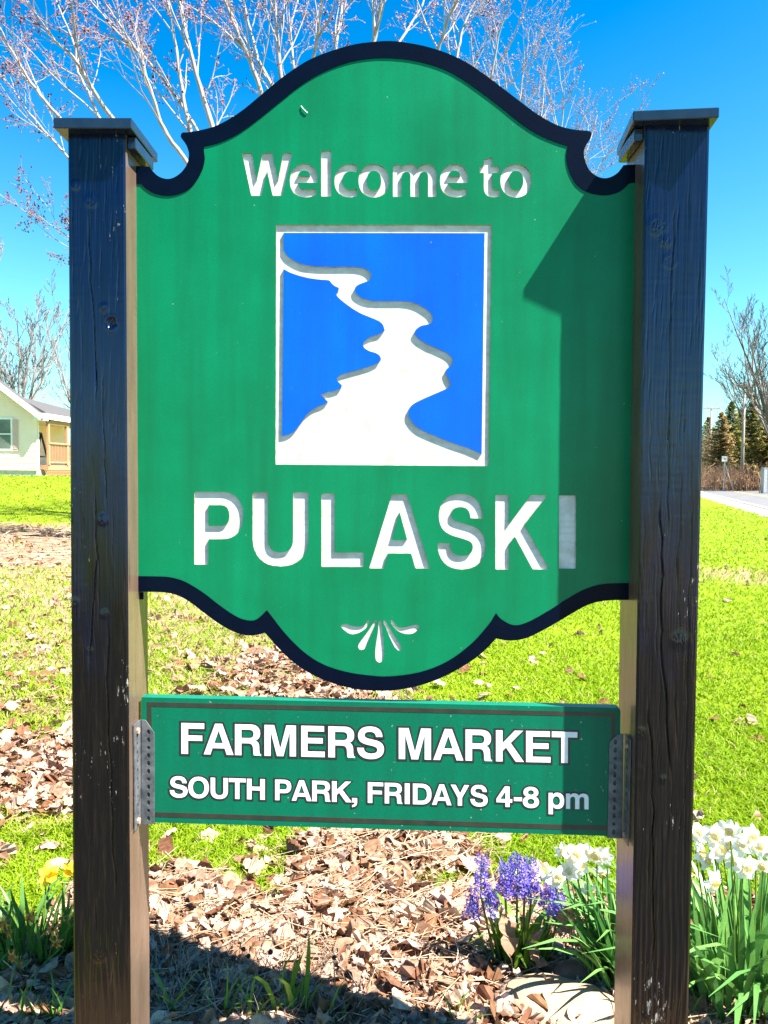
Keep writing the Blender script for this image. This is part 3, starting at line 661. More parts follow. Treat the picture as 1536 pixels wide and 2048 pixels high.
# small leftovers on the face: a staple and drips of caulk
MB().tube([at(602, 212, -0.0015), at(606, 217, -0.0025), at(613, 224, -0.0025), at(615, 226, -0.0015)], 0.0009, 5).build('staple', M['white_vinyl'], panel)
for (x, y) in ((284, 1193),):
    MB().box(at(x - 6, y + 6, 0.012), at(x + 4, y - 9, 0.018), 0.001).build('corner_block', M['trim'], panel)

# ================================================================== farmers market board
YB = -0.007
market = empty('market_sign', tuple(at(760, 1660, YB)))
_mo = np.array(market.location)
tag(market, 'narrow rectangular green board with white lettering fixed by steel brackets below the larger sign', 'sign')
def rel(o): o.location = tuple(-_mo); return o
BOARD = [(283, 1394.5), (1234, 1415.8), (1239.5, 1418), (1241, 1423), (1238, 1672.5), (282, 1644)]
bl_ = ccw(to_plane(BOARD, YB)); rel(plate('board', [bl_], YB, 0.030, [M['board_green']], market))
def quad(a, b, c, d): return ccw(to_plane([a, b, c, d], YB))
bo = quad((294, 1404), (1231, 1425), (1229, 1662), (297, 1633)); bi = quad((303, 1413), (1222, 1433.5), (1220, 1652), (306, 1624))
rel(plate('border_line', [bo, bi], YB - 0.0005, 0.0007, [M['border_vinyl']], market))
r1t = lambda x: 1445.8 + (x - 363) * 0.0230; r1b = lambda x: 1507.3 + (x - 363) * 0.0240
ROW1 = [('F', 362.8, 408.5), ('A', 407.6, 467), ('R', 470, 522), ('M', 529, 592), ('E', 602.5, 649.4), ('R', 656.7, 710), ('S', 714.4, 768),
        ('M', 797.5, 862), ('A', 866.5, 926.7), ('R', 931, 983.7), ('K', 991.8, 1047.8), ('E', 1052, 1100.9), ('T', 1103.5, 1154.6)]
r2t = lambda x: 1556.8 + (x - 475) * 0.0292; r2b = lambda x: 1597.7 + (x - 475) * 0.0296
ROW2 = [('S', 339.7, 375.4), ('O', 376.9, 417.9), ('U', 421.4, 456), ('T', 457.7, 491.7), ('H', 494, 529.8), ('P', 550.3, 582.6), ('A', 583.4, 623), ('R', 624.5, 661),
        ('K', 664, 703.6), (',', 704.2, 714.4), ('F', 735.6, 766.5), ('R', 769.5, 804.6), ('I', 809.5, 819.3), ('D', 825.8, 863), ('A', 863.9, 903), ('Y', 901.5, 938.2),
        ('S', 940.7, 975.5), ('4', 992.8, 1024.4), ('-', 1027.6, 1043.9), ('8', 1045.5, 1078), ('p', 1097, 1128.5), ('m', 1131.8, 1177)]
for row, t, b in ((ROW1, r1t, r1b), (ROW2, r2t, r2b)):
    for q, (ch, x0, x1) in enumerate(row):
        lo = np.concatenate(glyph(ch)).min(0)[1]; hi = np.concatenate(glyph(ch)).max(0)[1]
        tt = lambda x, t=t, b=b, hi=hi: b(x) + (t(x) - b(x)) * hi / 718
        bb = lambda x, t=t, b=b, lo=lo: b(x) + (t(x) - b(x)) * lo / 718
        loops = orient([to_plane(L, YB) for L in fit(ch, x0, x1, tt, bb)])
        z = 0.00003 * (q % 2)
        le = rel(plate('letter', loops, YB - 0.0010, 0.0006, [M['white_vinyl']], market))
        ow = 0.0054 if row is ROW1 else 0.0045
        ol = rel(plate('letter_outline', [offset(L, ow, 1.5) if i == 0 else offset(L, ow * 0.55, 1.5) for i, L in enumerate(loops)], YB - 0.0005 - z, 0.0004, [M['black_vinyl']], market))

def bracket(side):
    s = 1 if side == 'l' else -1
    if side == 'l':
        loop = [(283.5, 1440), (291, 1441), (308.5, 1466), (308.5, 1648), (283.5, 1648)]
        hx, hys = 297, np.linspace(1464, 1637, 12)
        post_x = [at(256 + (y - 1000) * 0.0055, y, YF)[0] for y in (1545,)][0]
    else:
        loop = [(1247, 1468), (1236, 1468), (1219, 1484), (1215, 1676), (1245, 1677)]
        hx, hys = 1231, np.linspace(1484, 1664, 12)
        post_x = at(1268.5, 1545, YF)[0]
    yfz = YB - 0.0035
    L = ccw(to_plane(loop, yfz)); holes_ = []
    for k, hy in enumerate(hys):
        cx = hx - (0 if side == 'l' else (hy - 1484) * 0.02); ry = 5.2 if k % 4 != 2 else 3.6; rx = 3.3
        th = np.arange(14) * 2 * math.pi / 14
        holes_.append(ccw(to_plane(np.stack([cx + rx * np.cos(th), hy + ry * np.sin(th)], 1), yfz))[::-1])
    zlo, zhi = L[:, 1].min(), L[:, 1].max()
    # perforated flange on the board, solid leg along the post, bolts through the leg
    br = plate('bracket', [L] + holes_, yfz, 0.003, [M['steel']], market)
    # leg lies against the post's inner face, so it follows its slight lean
    zs = np.linspace(zlo, zhi, 2)
    xe = post_x + s * 0.0012
    xa, xb = sorted((xe, xe + s * 0.003))
    leg_l = np.array([(-0.052, zlo), (yfz + 0.003, zlo), (yfz + 0.003, zhi), (-0.052, zhi)])
    hl = []
    for k in range(1, 11):
        zc = zlo + (zhi - zlo) * (k + 0.5) / 12; th = np.arange(12) * 2 * math.pi / 12
        hl.append(np.stack([-0.030 + 0.004 * np.cos(th), zc + 0.0065 * np.sin(th)], 1)[::-1])
    o = plate('bracket_leg', [leg_l] + hl, 0.0, 0.003, [M['steel']], br)
    # the plate is built in (x, z): turn it so its x runs along y
    me = o.data; co = np.empty(len(me.vertices) * 3); me.vertices.foreach_get('co', co); co = co.reshape(-1, 3)
    me.vertices.foreach_set('co', np.stack([xa + co[:, 1], co[:, 0], co[:, 2]], 1).ravel()); me.update()
    # flange return that meets the leg
    fx = L[:, 0].min() if side == 'l' else L[:, 0].max()
    if abs(fx - xe) > 0.004:
        x0, x1 = sorted((fx, xe)); MB().box((x0, yfz + 0.0004, zlo), (x1, yfz + 0.0028, zhi)).build('bracket_bend', M['steel'], br)
    for zc in (zlo + 0.018, zhi - 0.022):
        bx = xe + s * 0.003
        MB().tube([(bx, -0.030, zc), (bx + s * 0.005, -0.030, zc)], 0.0085, 6).build('bolt', M['rust'], br)
    rel(br)
    br['label'] = 'galvanized perforated angle bracket with rusty bolts' if side == 'l' else 'shaded perforated angle bracket against the road side post'
bracket('l'); bracket('r')

# ================================================================== the house on the left
HY = 35.0
def make_house():
    c = at(76, 951, HY); gzh = c[2]                       # foot of the right corner of the gable wall
    X1 = c[0]; X0 = X1 - 9.6
    house = empty('house', ((X0 + X1) / 2, HY, gzh))
    tag(house, 'cream sided bungalow with grey roof and wooden side porch, far left', 'house')
    off = np.array(house.location)
    def add(mb, name, mat, parent=house, lab=None):
        o = mb.build(name, mat, parent); o.location = tuple(-off) if parent is house else (0, 0, 0)
        if lab: o['label'] = lab
        return o
    cream = mat_noise('cream_vinyl_siding', (0.92, 0.70, 0.58), (0.95, 0.76, 0.64), 3, 0.6)
    white = mat_noise('white_house_trim', (0.74, 0.74, 0.74), (0.82, 0.82, 0.82), 5, 0.5)
    pink = mat_noise('pale_pink_shutter_paint', (0.58, 0.36, 0.36), (0.66, 0.43, 0.43), 8, 0.6)
    shingle = mat_noise('grey_roof_shingles', (0.042, 0.040, 0.042), (0.075, 0.070, 0.070), 26, 0.9, 0.5, 60, stretch=(1, 1, 3))
    conc = mat_noise('pale_foundation_concrete', (0.42, 0.40, 0.38), (0.58, 0.56, 0.53), 4, 0.9)
    cedar = mat_noise('orange_stained_cedar', (0.30, 0.15, 0.075), (0.42, 0.23, 0.12), 9, 0.7, stretch=(1, 1, 4))
    glass = mat_noise('window_glass', (0.05, 0.07, 0.06), (0.16, 0.18, 0.15), 1.5, 0.06)
    darkm = mat_noise('dark_porch_furniture', (0.02, 0.015, 0.012), (0.05, 0.04, 0.03), 9, 0.7)
    eave_z = float(at(78, 826, HY)[2]); pitch = 0.76; xm = (X0 + X1) / 2; peak_z = eave_z + pitch * (X1 - xm)
    sid0 = float(at(40, 940, HY)[2])
    add(MB().box((X0 + 0.03, HY + 0.03, gzh - 0.6), (X1 - 0.03, HY + 9.5, sid0)), 'foundation', conc)
    # lapped siding on the gable end
    v, f = [], []; z = sid0; lap = 0.115
    while z < peak_z - 0.02:
        zt = min(z + lap, peak_z)
        def xlim(zz): return (X0, X1) if zz <= eave_z else (X0 + (zz - eave_z) / pitch, X1 - (zz - eave_z) / pitch)
        a, b = xlim(z); c_, d = xlim(zt); n = len(v)
        v += [(a, HY - 0.03, z), (b, HY - 0.03, z), (d, HY, zt), (c_, HY, zt), (a, HY, z), (b, HY, z)]
        f += [(n, n + 1, n + 2, n + 3), (n + 4, n + 5, n + 1, n)]; z += lap
    mb = MB(); mb.add(v, f); add(mb, 'siding', cream)
    # side wall set back behind the porch, back wall and ceiling of the porch
    add(MB().box((X0 + 0.05, HY + 0.02, sid0), (X1 - 2.6, HY + 9.3, eave_z - 0.05)), 'wall', cream)
    add(MB().box((X1 - 0.09, HY + 0.02, sid0), (X1 + 0.02, HY + 0.14, eave_z - 0.02)), 'corner_trim', white)
    # front gable roof with white rake boards, and the lower roof over the porch side behind it
    for s in (1, -1):
        ex = xm + s * ((X1 - xm) + 0.42); ez = eave_z - pitch * 0.42; t = 0.14
        mbr = MB(); P = [(xm, HY - 0.45, peak_z + 0.1), (ex, HY - 0.45, ez + 0.1), (ex, HY + 0.5, ez + 0.1), (xm, HY + 0.5, peak_z + 0.1)]
        Q = [(x, y, zz - t) for x, y, zz in P]
        mbr.add(P + Q, [(0, 1, 2, 3), (7, 6, 5, 4), (0, 4, 5, 1), (1, 5, 6, 2), (2, 6, 7, 3), (3, 7, 4, 0)])
        r = add(mbr, 'roof', shingle)
        d = MB(); d.beam((xm, HY - 0.47, peak_z + 0.04), (ex + s * 0.02, HY - 0.47, ez + 0.04), 0.04, 0.24); d.build('rake_board', white, r)
    rx, rz_ = X1 - 1.15, eave_z + 0.86; ex = X1 + 0.47; ez = rz_ - 0.56 * (ex - rx)
    mbr = MB(); P = [(rx, HY + 0.3, rz_), (ex, HY + 0.3, ez), (ex, HY + 9.9, ez), (rx, HY + 9.9, rz_ - 0.3)]; Q = [(x, y, zz - 0.12) for x, y, zz in P]
    mbr.add(P + Q, [(0, 1, 2, 3), (7, 6, 5, 4), (0, 4, 5, 1), (1, 5, 6, 2), (2, 6, 7, 3), (3, 7, 4, 0)])
    mbr.add([(rx - 0.002, HY + 0.3, rz_), (rx - 0.002, HY + 9.9, rz_ - 0.3), (X0 - 0.4, HY + 9.9, eave_z - 0.3), (X0 - 0.4, HY + 0.3, eave_z - 0.3)], [(0, 1, 2, 3)])
    r = add(mbr, 'porch_roof', shingle)
    MB().box((ex, HY + 0.25, ez - 0.24), (ex + 0.05, HY + 9.9, ez + 0.02)).build('fascia', white, r)
    MB().box((X1 - 2.6, HY + 0.05, eave_z - 0.24), (ex, HY + 9.3, eave_z - 0.20)).build('soffit', white, r)
    add(MB().box((X1 - 0.05, HY - 0.30, eave_z - 0.38), (X1 + 0.55, HY - 0.02, eave_z - 0.02)), 'eave_return', white)
    # window with shutter
    p0, p1 = at(1, 897, HY - 0.04), at(22, 839, HY - 0.04)
    w0, w1 = p0[0] - 0.9, p1[0]
    win = add(MB().box((w0 - 0.1, HY - 0.06, p0[2] - 0.1), (w1 + 0.1, HY - 0.019, p1[2] + 0.1)), 'window', white)
    zmid = (p0[2] + p1[2]) / 2
    for (za, zb) in ((p0[2], zmid - 0.03), (zmid + 0.03, p1[2])):
        d = MB().box((w0 + 0.02, HY - 0.066, za), (w1 - 0.02, HY - 0.061, zb)); o = d.build('pane', glass, win)
    s0, s1 = at(25.5, 902, HY - 0.05), at(36, 839, HY - 0.05)
    sh = add(MB().box((s0[0], HY - 0.07, s0[2]), (s1[0], HY - 0.02, s1[2]), 0.01), 'shutter', pink)
    sl_ = MB()
    for zz in np.arange(s0[2] + 0.1, s1[2] - 0.1, 0.07): sl_.box((s0[0] + 0.05, HY - 0.084, zz), (s1[0] - 0.05, HY - 0.072, zz + 0.045))
    o = sl_.build('louvres', pink, sh); tag(o, kind='stuff')
    # porch
    deck_z = float(at(85, 930, HY + 0.4)[2]); rail_z = float(at(85, 886, HY + 0.4)[2])
    xr = X1 + 0.35; y0, y1 = HY + 0.35, HY + 9.2
    add(MB().box((X1 - 2.6, y0, deck_z - 0.22), (xr, y1, deck_z)), 'deck', cedar)
    add(MB().box((xr - 0.05, y0, rail_z - 0.04), (xr + 0.07, y1, rail_z + 0.05)), 'handrail', cedar)
    add(MB().box((xr - 0.03, y0, deck_z + 0.1), (xr + 0.04, y1, deck_z + 0.18)), 'bottom_rail', cedar)
    add(MB().box((xr - 0.10, y0, eave_z - 0.50), (xr + 0.05, y1, eave_z - 0.25)), 'porch_beam', cedar)
    for k, yy in enumerate((y0 + 0.07, y0 + 2.15, y0 + 4.3, y0 + 6.4, y1 - 0.1)):
        add(MB().box((xr - 0.09, yy - 0.075, deck_z), (xr + 0.045, yy + 0.075, eave_z - 0.5), 0.01), 'porch_post', cedar)
    bal = MB().box((-0.02, -0.02, 0), (0.02, 0.02, rail_z - deck_z - 0.2)).mesh('baluster', cedar)
    for yy in np.arange(y0 + 0.25, y1 - 0.2, 0.17):
        o = obj('baluster', bal, house); o.location = tuple(np.array((xr + 0.004, yy, deck_z + 0.16)) - off)
    la = MB(); h = deck_z - 0.22 - (gzh - 0.15); x = xr + 0.01
    for yy in np.arange(y0 - h, y1, 0.17):
        for a, b in (((yy, 0), (yy + h, h)), ((yy, h), (yy + h, 0))):
            la.beam((x, a[0], gzh - 0.15 + a[1]), (x, b[0], gzh - 0.15 + b[1]), 0.035, 0.02, up=(1, 0, 0))
    tag(add(la, 'lattice', cedar), kind='stuff')
    # a dark porch swing frame seen through the railing
    fz = float(at(90, 866, HY + 3)[2]); bz = deck_z
    ch = MB(); ya, yb = HY + 1.6, HY + 3.6; xc = X1 - 1.5
    ch.beam((xc, ya, fz), (xc, yb, fz), 0.10)
    for yy in (ya, yb): ch.beam((xc - 0.4, yy, bz), (xc, yy, fz), 0.08); ch.beam((xc + 0.4, yy, bz), (xc, yy, fz), 0.08)
    ch.box((xc - 0.3, ya + 0.2, bz + 0.42), (xc + 0.3, yb - 0.2, bz + 0.48)); ch.box((xc - 0.34, ya + 0.2, bz + 0.5), (xc - 0.28, yb - 0.2, bz + 1.0))
    o = ch.build('porch_swing', darkm); tag(o, 'dark porch swing with A-frame standing behind the cedar railing', 'swing')
    bk = on_ground(3, 962, gzh)
    b = MB(); b.tube([(0, 0, 0), (0, 0, 0.30), (0, 0, 0.36)], (0.15, 0.19, 0.20), 14)
    o = b.build('bucket', white); o.location = (c[0] - 1.6 - 0.05, HY - 1.2, gzh - 0.06); o.scale = (1.2, 1.2, 1.2)
    h = MB().tube([(-0.19 * math.cos(a), 0, 0.30 + 0.16 * math.sin(a)) for a in np.linspace(0, math.pi, 9)], 0.012, 4).build('handle', darkm, o)
    tag(o, 'small white bucket standing on the lawn by the house wall', 'bucket')
make_house()

# ================================================================== trees
def rot_about(v, axis, a):
    axis = axis / (np.linalg.norm(axis) + 1e-9)
    return v * math.cos(a) + np.cross(axis, v) * math.sin(a) + axis * (axis @ v) * (1 - math.cos(a))
def limb(rng, p, d, L, r0, r1, n=5, up=0.15, jit=0.12):
    P = [np.array(p, float)]; d = d / np.linalg.norm(d)
    for _ in range(n):
        d = d + rng.normal(0, jit, 3) + np.array((0, 0, up)); d /= np.linalg.norm(d)
        P.append(P[-1] + d * L / n)
    return np.array(P), np.linspace(r0, r1, n + 1)
def side_limbs(rng, P, rad, n, t0, Lr, ang, up, tubes, levels, k, buds, rmin, out=None, jit=0.13):
    """side branches off a limb, recursively, with buds on the last ones"""
    cum = np.linspace(0, 1, len(P)); tot = np.linalg.norm(np.diff(P, axis=0), axis=1).sum()
    for q in range(n):
        t = t0 + (1 - t0) * (q + rng.random()) / n
        p = np.array([np.interp(t, cum, P[:, a]) for a in range(3)]); r = max(np.interp(t, cum, rad) * 0.6, rmin)
        i = min(int(t * (len(P) - 1)), len(P) - 2); d = P[i + 1] - P[i]; d /= np.linalg.norm(d)
        ax = np.cross(d, rng.normal(0, 1, 3)); d2 = rot_about(d, ax, rng.uniform(*ang))
        L = tot * rng.uniform(*Lr) * (1.15 - 0.6 * t)
        Q, rr = limb(rng, p, d2, L, r, max(r * 0.35, rmin * 0.8), 4 if levels else 3, up, jit)
        tubes.add(Q, rr, k)
        if levels > 0: side_limbs(rng, Q, rr, max(3, n - 1) if levels > 1 else n, 0.2, Lr, ang, up, tubes, levels - 1, 3, buds, rmin, jit=jit)
        elif buds is not None:
            for m in range(rng.integers(1, 3)):
                w = rng.random(); buds.append(Q[int(w * (len(Q) - 1))] + rng.normal(0, 0.012, 3))
            buds.append(Q[-1])
def bud_mesh(name, buds, size, rng, mats, col0, col1):
    B = np.array(buds); n = len(B); tet = np.array([(1, 0, -0.7), (-0.5, 0.87, -0.7), (-0.5, -0.87, -0.7), (0, 0, 1.1)])
    s = size * rng.uniform(0.6, 1.4, (n, 1, 1)); v = (B[:, None] + tet[None] * s + rng.normal(0, size * 0.2, (n, 4, 3))).reshape(-1, 3)
    f = (np.array([(0, 2, 1), (0, 1, 3), (1, 2, 3), (2, 0, 3)])[None] + 4 * np.arange(n)[:, None, None]).reshape(-1, 3)
    c = np.repeat(col0 + (col1 - col0) * rng.random((n, 1)), 4, 0)
    return mesh_np(name, v, f, mats, colors=c)
M['bark_pale'] = mat_noise('pale_grey_bark', (0.17, 0.15, 0.165), (0.36, 0.32, 0.33), 9, 0.85, stretch=(1, 1, 0.3))
M['bark_grey'] = mat_noise('grey_brown_bark', (0.11, 0.10, 0.11), (0.24, 0.21, 0.20), 5, 0.9, stretch=(1, 1, 0.3))
M['bark_dark'] = mat_noise('dark_brown_bark', (0.09, 0.075, 0.075), (0.20, 0.165, 0.155), 5, 0.9, stretch=(1, 1, 0.3))
M['bud'] = mat_tint('red_maple_buds', 0.6)

def px_stem(path, Y, rng, dY, w0, w1):
    """a stem given by photo pixels (foot first), its depth wandering from Y by up to dY"""
    n = len(path); P = np.array([at(x, y, Y + dY * (i / (n - 1)) ** 1.3) for i, (x, y) in enumerate(path)])
    t = np.linspace(0, 1, n); tt = np.linspace(0, 1, n * 3)
    P = np.stack([np.interp(tt, t, P[:, a]) for a in range(3)], 1)
    P[1:-1] += rng.normal(0, 0.007, (len(P) - 2, 3)); dist = Y - CAM[1]
    return P, np.linspace(w0, w1, len(P)) / 2 / FPX * dist
def maple(name, label, Y, base, stems, seed, twig, nside, group, bark, levels=2, bsize=0.021):
    rng = np.random.default_rng(seed); b = at(*base, Y); zg = float(gz(b[0], b[1]))
    t = empty(name, (b[0], b[1], zg)); off = -np.array((b[0], b[1], zg))
    tag(t, label, 'tree', group)
    tubes = Tubes(); buds = []
    for path, dY, w0, w1 in stems:
        path = [(base[0] + rng.uniform(-14, 14), base[1])] + path
        P, rad = px_stem(path, Y, rng, dY, w0 * 1.05, w1 * 0.6); P[0, 2] = zg - 0.2
        tb = Tubes(); tb.add(P, rad, 8); o = obj('trunk', tb.mesh('trunk', [bark]), t); o.location = tuple(off)
        sc = (Y - CAM[1]) / 17.0; n0 = int(len(P) * 0.36)
        for q in range(nside):
            k_ = n0 + (len(P) - n0 - 1) * (q + rng.random()) / nside; i0 = int(k_); p = P[i0] + (P[min(i0 + 1, len(P) - 1)] - P[i0]) * (k_ - i0)
            d = P[min(i0 + 1, len(P) - 1)] - P[max(i0 - 1, 0)]; d /= np.linalg.norm(d)
            d2 = rot_about(d, np.cross(d, rng.normal(0, 1, 3)), rng.uniform(0.35, 0.8)); r = min(rad[i0] * 0.55, 0.022 * sc)
            Q, rr = limb(rng, p, d2, rng.uniform(0.9, 2.4) * sc * (1.1 - 0.4 * q / nside), r, twig, 6, 0.07, 0.10); tubes.add(Q, rr, 4)
            side_limbs(rng, Q, rr, 5, 0.15, (0.28, 0.60), (0.4, 0.9), 0.08, tubes, levels - 1, 3, buds, twig * 0.8)
    o = obj('crown', tubes.mesh('crown', [bark]), t); o.location = tuple(off)
    o = obj('buds', bud_mesh('buds', buds, bsize, rng, [M['bud']], np.array((0.13, 0.02, 0.03)), np.array((0.035, 0.02, 0.055))), t); o.location = tuple(off)
    tag(o, kind='stuff')
    return t
STEMS_A = [([(540, 700), (430, 430), (375, 324), (336, 273), (316, 234), (307, 195), (289, 146), (281, 112), (260, 81), (229, 34), (206, 0), (150, -90)], -1.5, 11, 3),
           ([(560, 750), (420, 400), (380, 260), (367, 203), (354, 112), (349, 70), (336, 0), (325, -120)], 0.6, 12, 4),
           ([(575, 760), (460, 400), (424, 253), (399, 173), (378, 91), (358, 0), (330, -140)], -0.5, 15, 6),
           ([(500, 480), (395, 257), (335, 169), (294, 118), (230, 60), (180, 0), (140, -60)], 1.5, 8, 3),
           ([(480, 640), (300, 340), (220, 230), (187, 185), (156, 128), (138, 104), (109, 83), (86, 49), (52, 0), (10, -70)], -2.0, 11, 3),
           ([(470, 640), (280, 360), (197, 232), (177, 185), (154, 141), (150, 90), (120, 20), (90, -60)], 0.8, 9, 3),
           ([(420, 640), (200, 340), (116, 230), (81, 193), (52, 150), (34, 120), (13, 83), (0, 55), (-30, 0)], -1.0, 9, 3),
           ([(400, 660), (240, 450), (133, 310), (86, 258), (57, 224), (20, 170), (-20, 130)], 1.0, 7, 2.5),
           ([(400, 700), (250, 560), (160, 490), (110, 455), (75, 430)], 0.6, 6, 2)]
STEMS_B = [([(590, 500), (524, 187), (499, 118), (476, 68), (449, 0), (420, -80)], -0.8, 12, 5),
           ([(610, 500), (543, 171), (517, 123), (499, 55), (486, 0), (470, -90)], 0.8, 10, 4),
           ([(620, 500), (563, 155), (556, 91), (549, 0), (545, -110)], 0.0, 12, 6),
           ([(640, 500), (590, 150), (580, 60), (600, -20), (610, -90)], 1.5, 8, 3),
           ([(660, 500), (625, 120), (640, 50), (650, -50)], -1.2, 9, 4),
           ([(690, 500), (672, 93), (682, 27), (690, -70)], 0.8, 10, 5),
           ([(740, 500), (748, 84), (760, 30), (768, -70)], -0.5, 13, 7),
           ([(780, 500), (800, 84), (840, 20), (870, -60)], 1.2, 8, 4),
           ([(820, 500), (879, 91), (900, 30), (940, -50)], -1.0, 9, 4),
           ([(840, 500), (900, 180), (917, 101), (927, 50), (957, -10), (985, -70)], 0.8, 8, 3),
           ([(860, 600), (960, 250), (985, 140), (1000, 60), (1020, 0)], -0.6, 7, 2.5)]
maple('maple_tree', 'pale-barked budding maple with leaning stems rising behind the left post', 14.5, (585, 1080), STEMS_A, 3, 0.0038, 9, 'maples behind the sign', M['bark_pale'])
maple('maple_tree', 'pale-barked budding maple with upright stems above the top of the welcome sign', 17.0, (700, 1070), STEMS_B, 4, 0.0040, 9, 'maples behind the sign', M['bark_pale'])
STEMS_C = [([(990, 600), (1020, 330), (1015, 200), (1005, 110)], -1, 8, 2), ([(1010, 600), (1060, 320), (1085, 220), (1092, 130)], 1, 8, 2),
           ([(1030, 620), (1100, 350), (1125, 250), (1130, 160)], -1, 8, 2), ([(1040, 640), (1140, 380), (1175, 300), (1195, 230)], 1, 7, 2),
           ([(980, 600), (960, 300), (950, 160), (940, 60)], 0, 8, 2), ([(1030, 660), (1130, 430), (1190, 350), (1215, 300)], 1, 6, 2), ([(1000, 600), (1030, 280), (1045, 160), (1050, 90)], 0.5, 7, 2)]
maple('maple_tree', 'hazy distant maple thinning out to the right of the sign top', 30.0, (1000, 1010), STEMS_C, 6, 0.0058, 8, 'maples behind the sign', M['bark_pale'], 2, 0.026)

def bare_tree(name, label, x, y, h, seed, spread=0.5, nmain=7, bark=None, lean=(0, 0), twig=0.012, trunk=0.2, fork=0.22, group=None, levels=2, n=7):
    rng = np.random.default_rng(seed); zg = float(gz(x, y)) - 0.1
    t = empty(name, (x, y, zg)); tag(t, label, 'tree', group)
    tb = Tubes(); P, r = limb(rng, (0, 0, 0), np.array((lean[0], lean[1], 1.0)), h * fork, trunk, trunk * 0.75, 5, 0.05, 0.03); tb.add(P, r, 8)
    tw = Tubes()
    for k in range(nmain):
        a = 2 * math.pi * (k + rng.random() * 0.6) / nmain; s = spread * rng.uniform(0.35, 1.0) if k else 0.1
        d = np.array((math.cos(a) * s + lean[0], math.sin(a) * s + lean[1], 1.0))
        Q, rr = limb(rng, P[-1] if k % 2 == 0 else P[-2], d, h * (1 - fork) * rng.uniform(0.75, 1.05), trunk * rng.uniform(0.4, 0.6), twig * 1.2, 9, 0.06, 0.07)
        tb.add(Q, rr, 6)
        side_limbs(rng, Q, rr, n, 0.18, (0.2, 0.42), (0.3, 0.75), 0.12, tw, levels, 4, None, twig)
    obj('trunk', tb.mesh('trunk', [bark or M['bark_grey']]), t); obj('crown', tw.mesh('crown', [bark or M['bark_grey']]), t)
    return t
def gx(px, Y): return float(at(px, 943, Y)[0])
bare_tree('bare_tree', 'tall bare tree with spreading limbs right behind the house roof', gx(40, 52), 52, 13.5, 21, 0.75, 9, M['bark_grey'], twig=0.017, trunk=0.28, fork=0.2, n=9, group='bare trees behind the house')
bare_tree('bare_tree', 'bare tree on the left frame edge, its crown reaching highest over the house', gx(-60, 58), 58, 19, 22, 0.6, 8, M['bark_grey'], twig=0.018, trunk=0.32, n=9, group='bare trees behind the house')
bare_tree('bare_tree', 'slender bare tree between the house porch and the left post', gx(175, 64), 64, 14, 24, 0.7, 8, M['bark_grey'], twig=0.018, trunk=0.22, group='bare trees behind the house')
bare_tree('bare_tree', 'tall dark bare tree across the road at the right frame edge', gx(1562, 78), 78, 21.5, 31, 0.62, 10, M['bark_dark'], lean=(-0.05, 0), twig=0.017, trunk=0.36, fork=0.18, n=9, group='bare trees across the road')
bare_tree('bare_tree', 'bare tree whose limbs lean left above the utility pole', gx(1530, 92), 92, 19.5, 33, 0.75, 9, M['bark_dark'], lean=(-0.12, 0), twig=0.018, trunk=0.26, fork=0.2, n=9, group='bare trees across the road')

def spruce(label, px, Y, top_py, seed, wid, col0, col1, bare=0.0):
    rng = np.random.default_rng(seed); x = gx(px, Y); zt = float(at(px, top_py, Y)[2]); zg = float(gz(x, Y)); h = zt - zg
    t = empty('spruce_tree', (x, Y, zg)); tag(t, label, 'tree', 'evergreens across the road')
    tb = Tubes(); P, r = limb(rng, (0, 0, -0.1), np.array((0, 0, 1.0)), h, h * 0.016, 0.02, 6, 0.05, 0.01); tb.add(P, r, 7)
    obj('trunk', tb.mesh('trunk', [M['bark_dark']]), t)
    V, F, C, n = [], [], [], 0
    nb = int(h * 42)
    for k in range(nb):
        f = (k + rng.random()) / nb; z = h * (0.06 + 0.93 * f); L = wid * (1 - f) ** 0.8 * rng.uniform(0.55, 1.15) + 0.15
        a = rng.random() * 2 * math.pi; droop = rng.uniform(-0.35, 0.1); d = np.array((math.cos(a), math.sin(a), droop)); sdir = np.array((-math.sin(a), math.cos(a), 0))
        base = np.array((0, 0, z)); tone = col0 + (col1 - col0) * rng.random()
        m = 9
        for j in range(m):
            u = (j + 0.6) / m; c = base + d * L * u + np.array((0, 0, 0.25 * u * u * L))
            for s in (-1, 1):
                e = c + sdir * s * (L * 0.42 * (1.1 - u) + 0.12) * rng.uniform(0.6, 1.3) + d * L * 0.16 + np.array((0, 0, rng.uniform(-0.28, 0.05))); w = 0.10 * L / m * 8 + 0.06
                p = c + d * w; V += [c, p, e]; F.append((n, n + 1, n + 2)); n += 3
                cc = tone * rng.uniform(0.7, 1.25); C += [cc, cc, cc]
    o = obj('crown', mesh_np('crown', np.array(V), np.array(F), [M['needle']], colors=np.array(C)), t)
M['needle'] = mat_tint('conifer_needles', 0.7, 0.45)
olive0, olive1 = np.array((0.14, 0.14, 0.03)), np.array((0.30, 0.26, 0.06))
tan0, tan1 = np.array((0.24, 0.16, 0.07)), np.array((0.42, 0.30, 0.13))
grn0, grn1 = np.array((0.12, 0.13, 0.014)), np.array((0.27, 0.26, 0.03))
spruce('olive spruce with drooping boughs right of the nearest utility pole', 1502, 88, 786, 41, 3.0, olive0, olive1)
spruce('dark green spruce standing left of the nearest utility pole', 1460, 100, 800, 42, 3.1, grn0, grn1)
spruce('tan faded spruce between the two utility poles', 1440, 96, 822, 43, 2.8, tan0, tan1)
spruce('small pale evergreen farthest down the road, beside the right post', 1414, 120, 832, 44, 3.0, olive0, olive1)
spruce('broad tan evergreen at the right frame edge', 1538, 84, 800, 45, 3.2, tan0, olive1)
spruce('olive evergreen behind the tan one, near the middle of the roadside row', 1478, 110, 815, 46, 3.2, tan0, tan1)

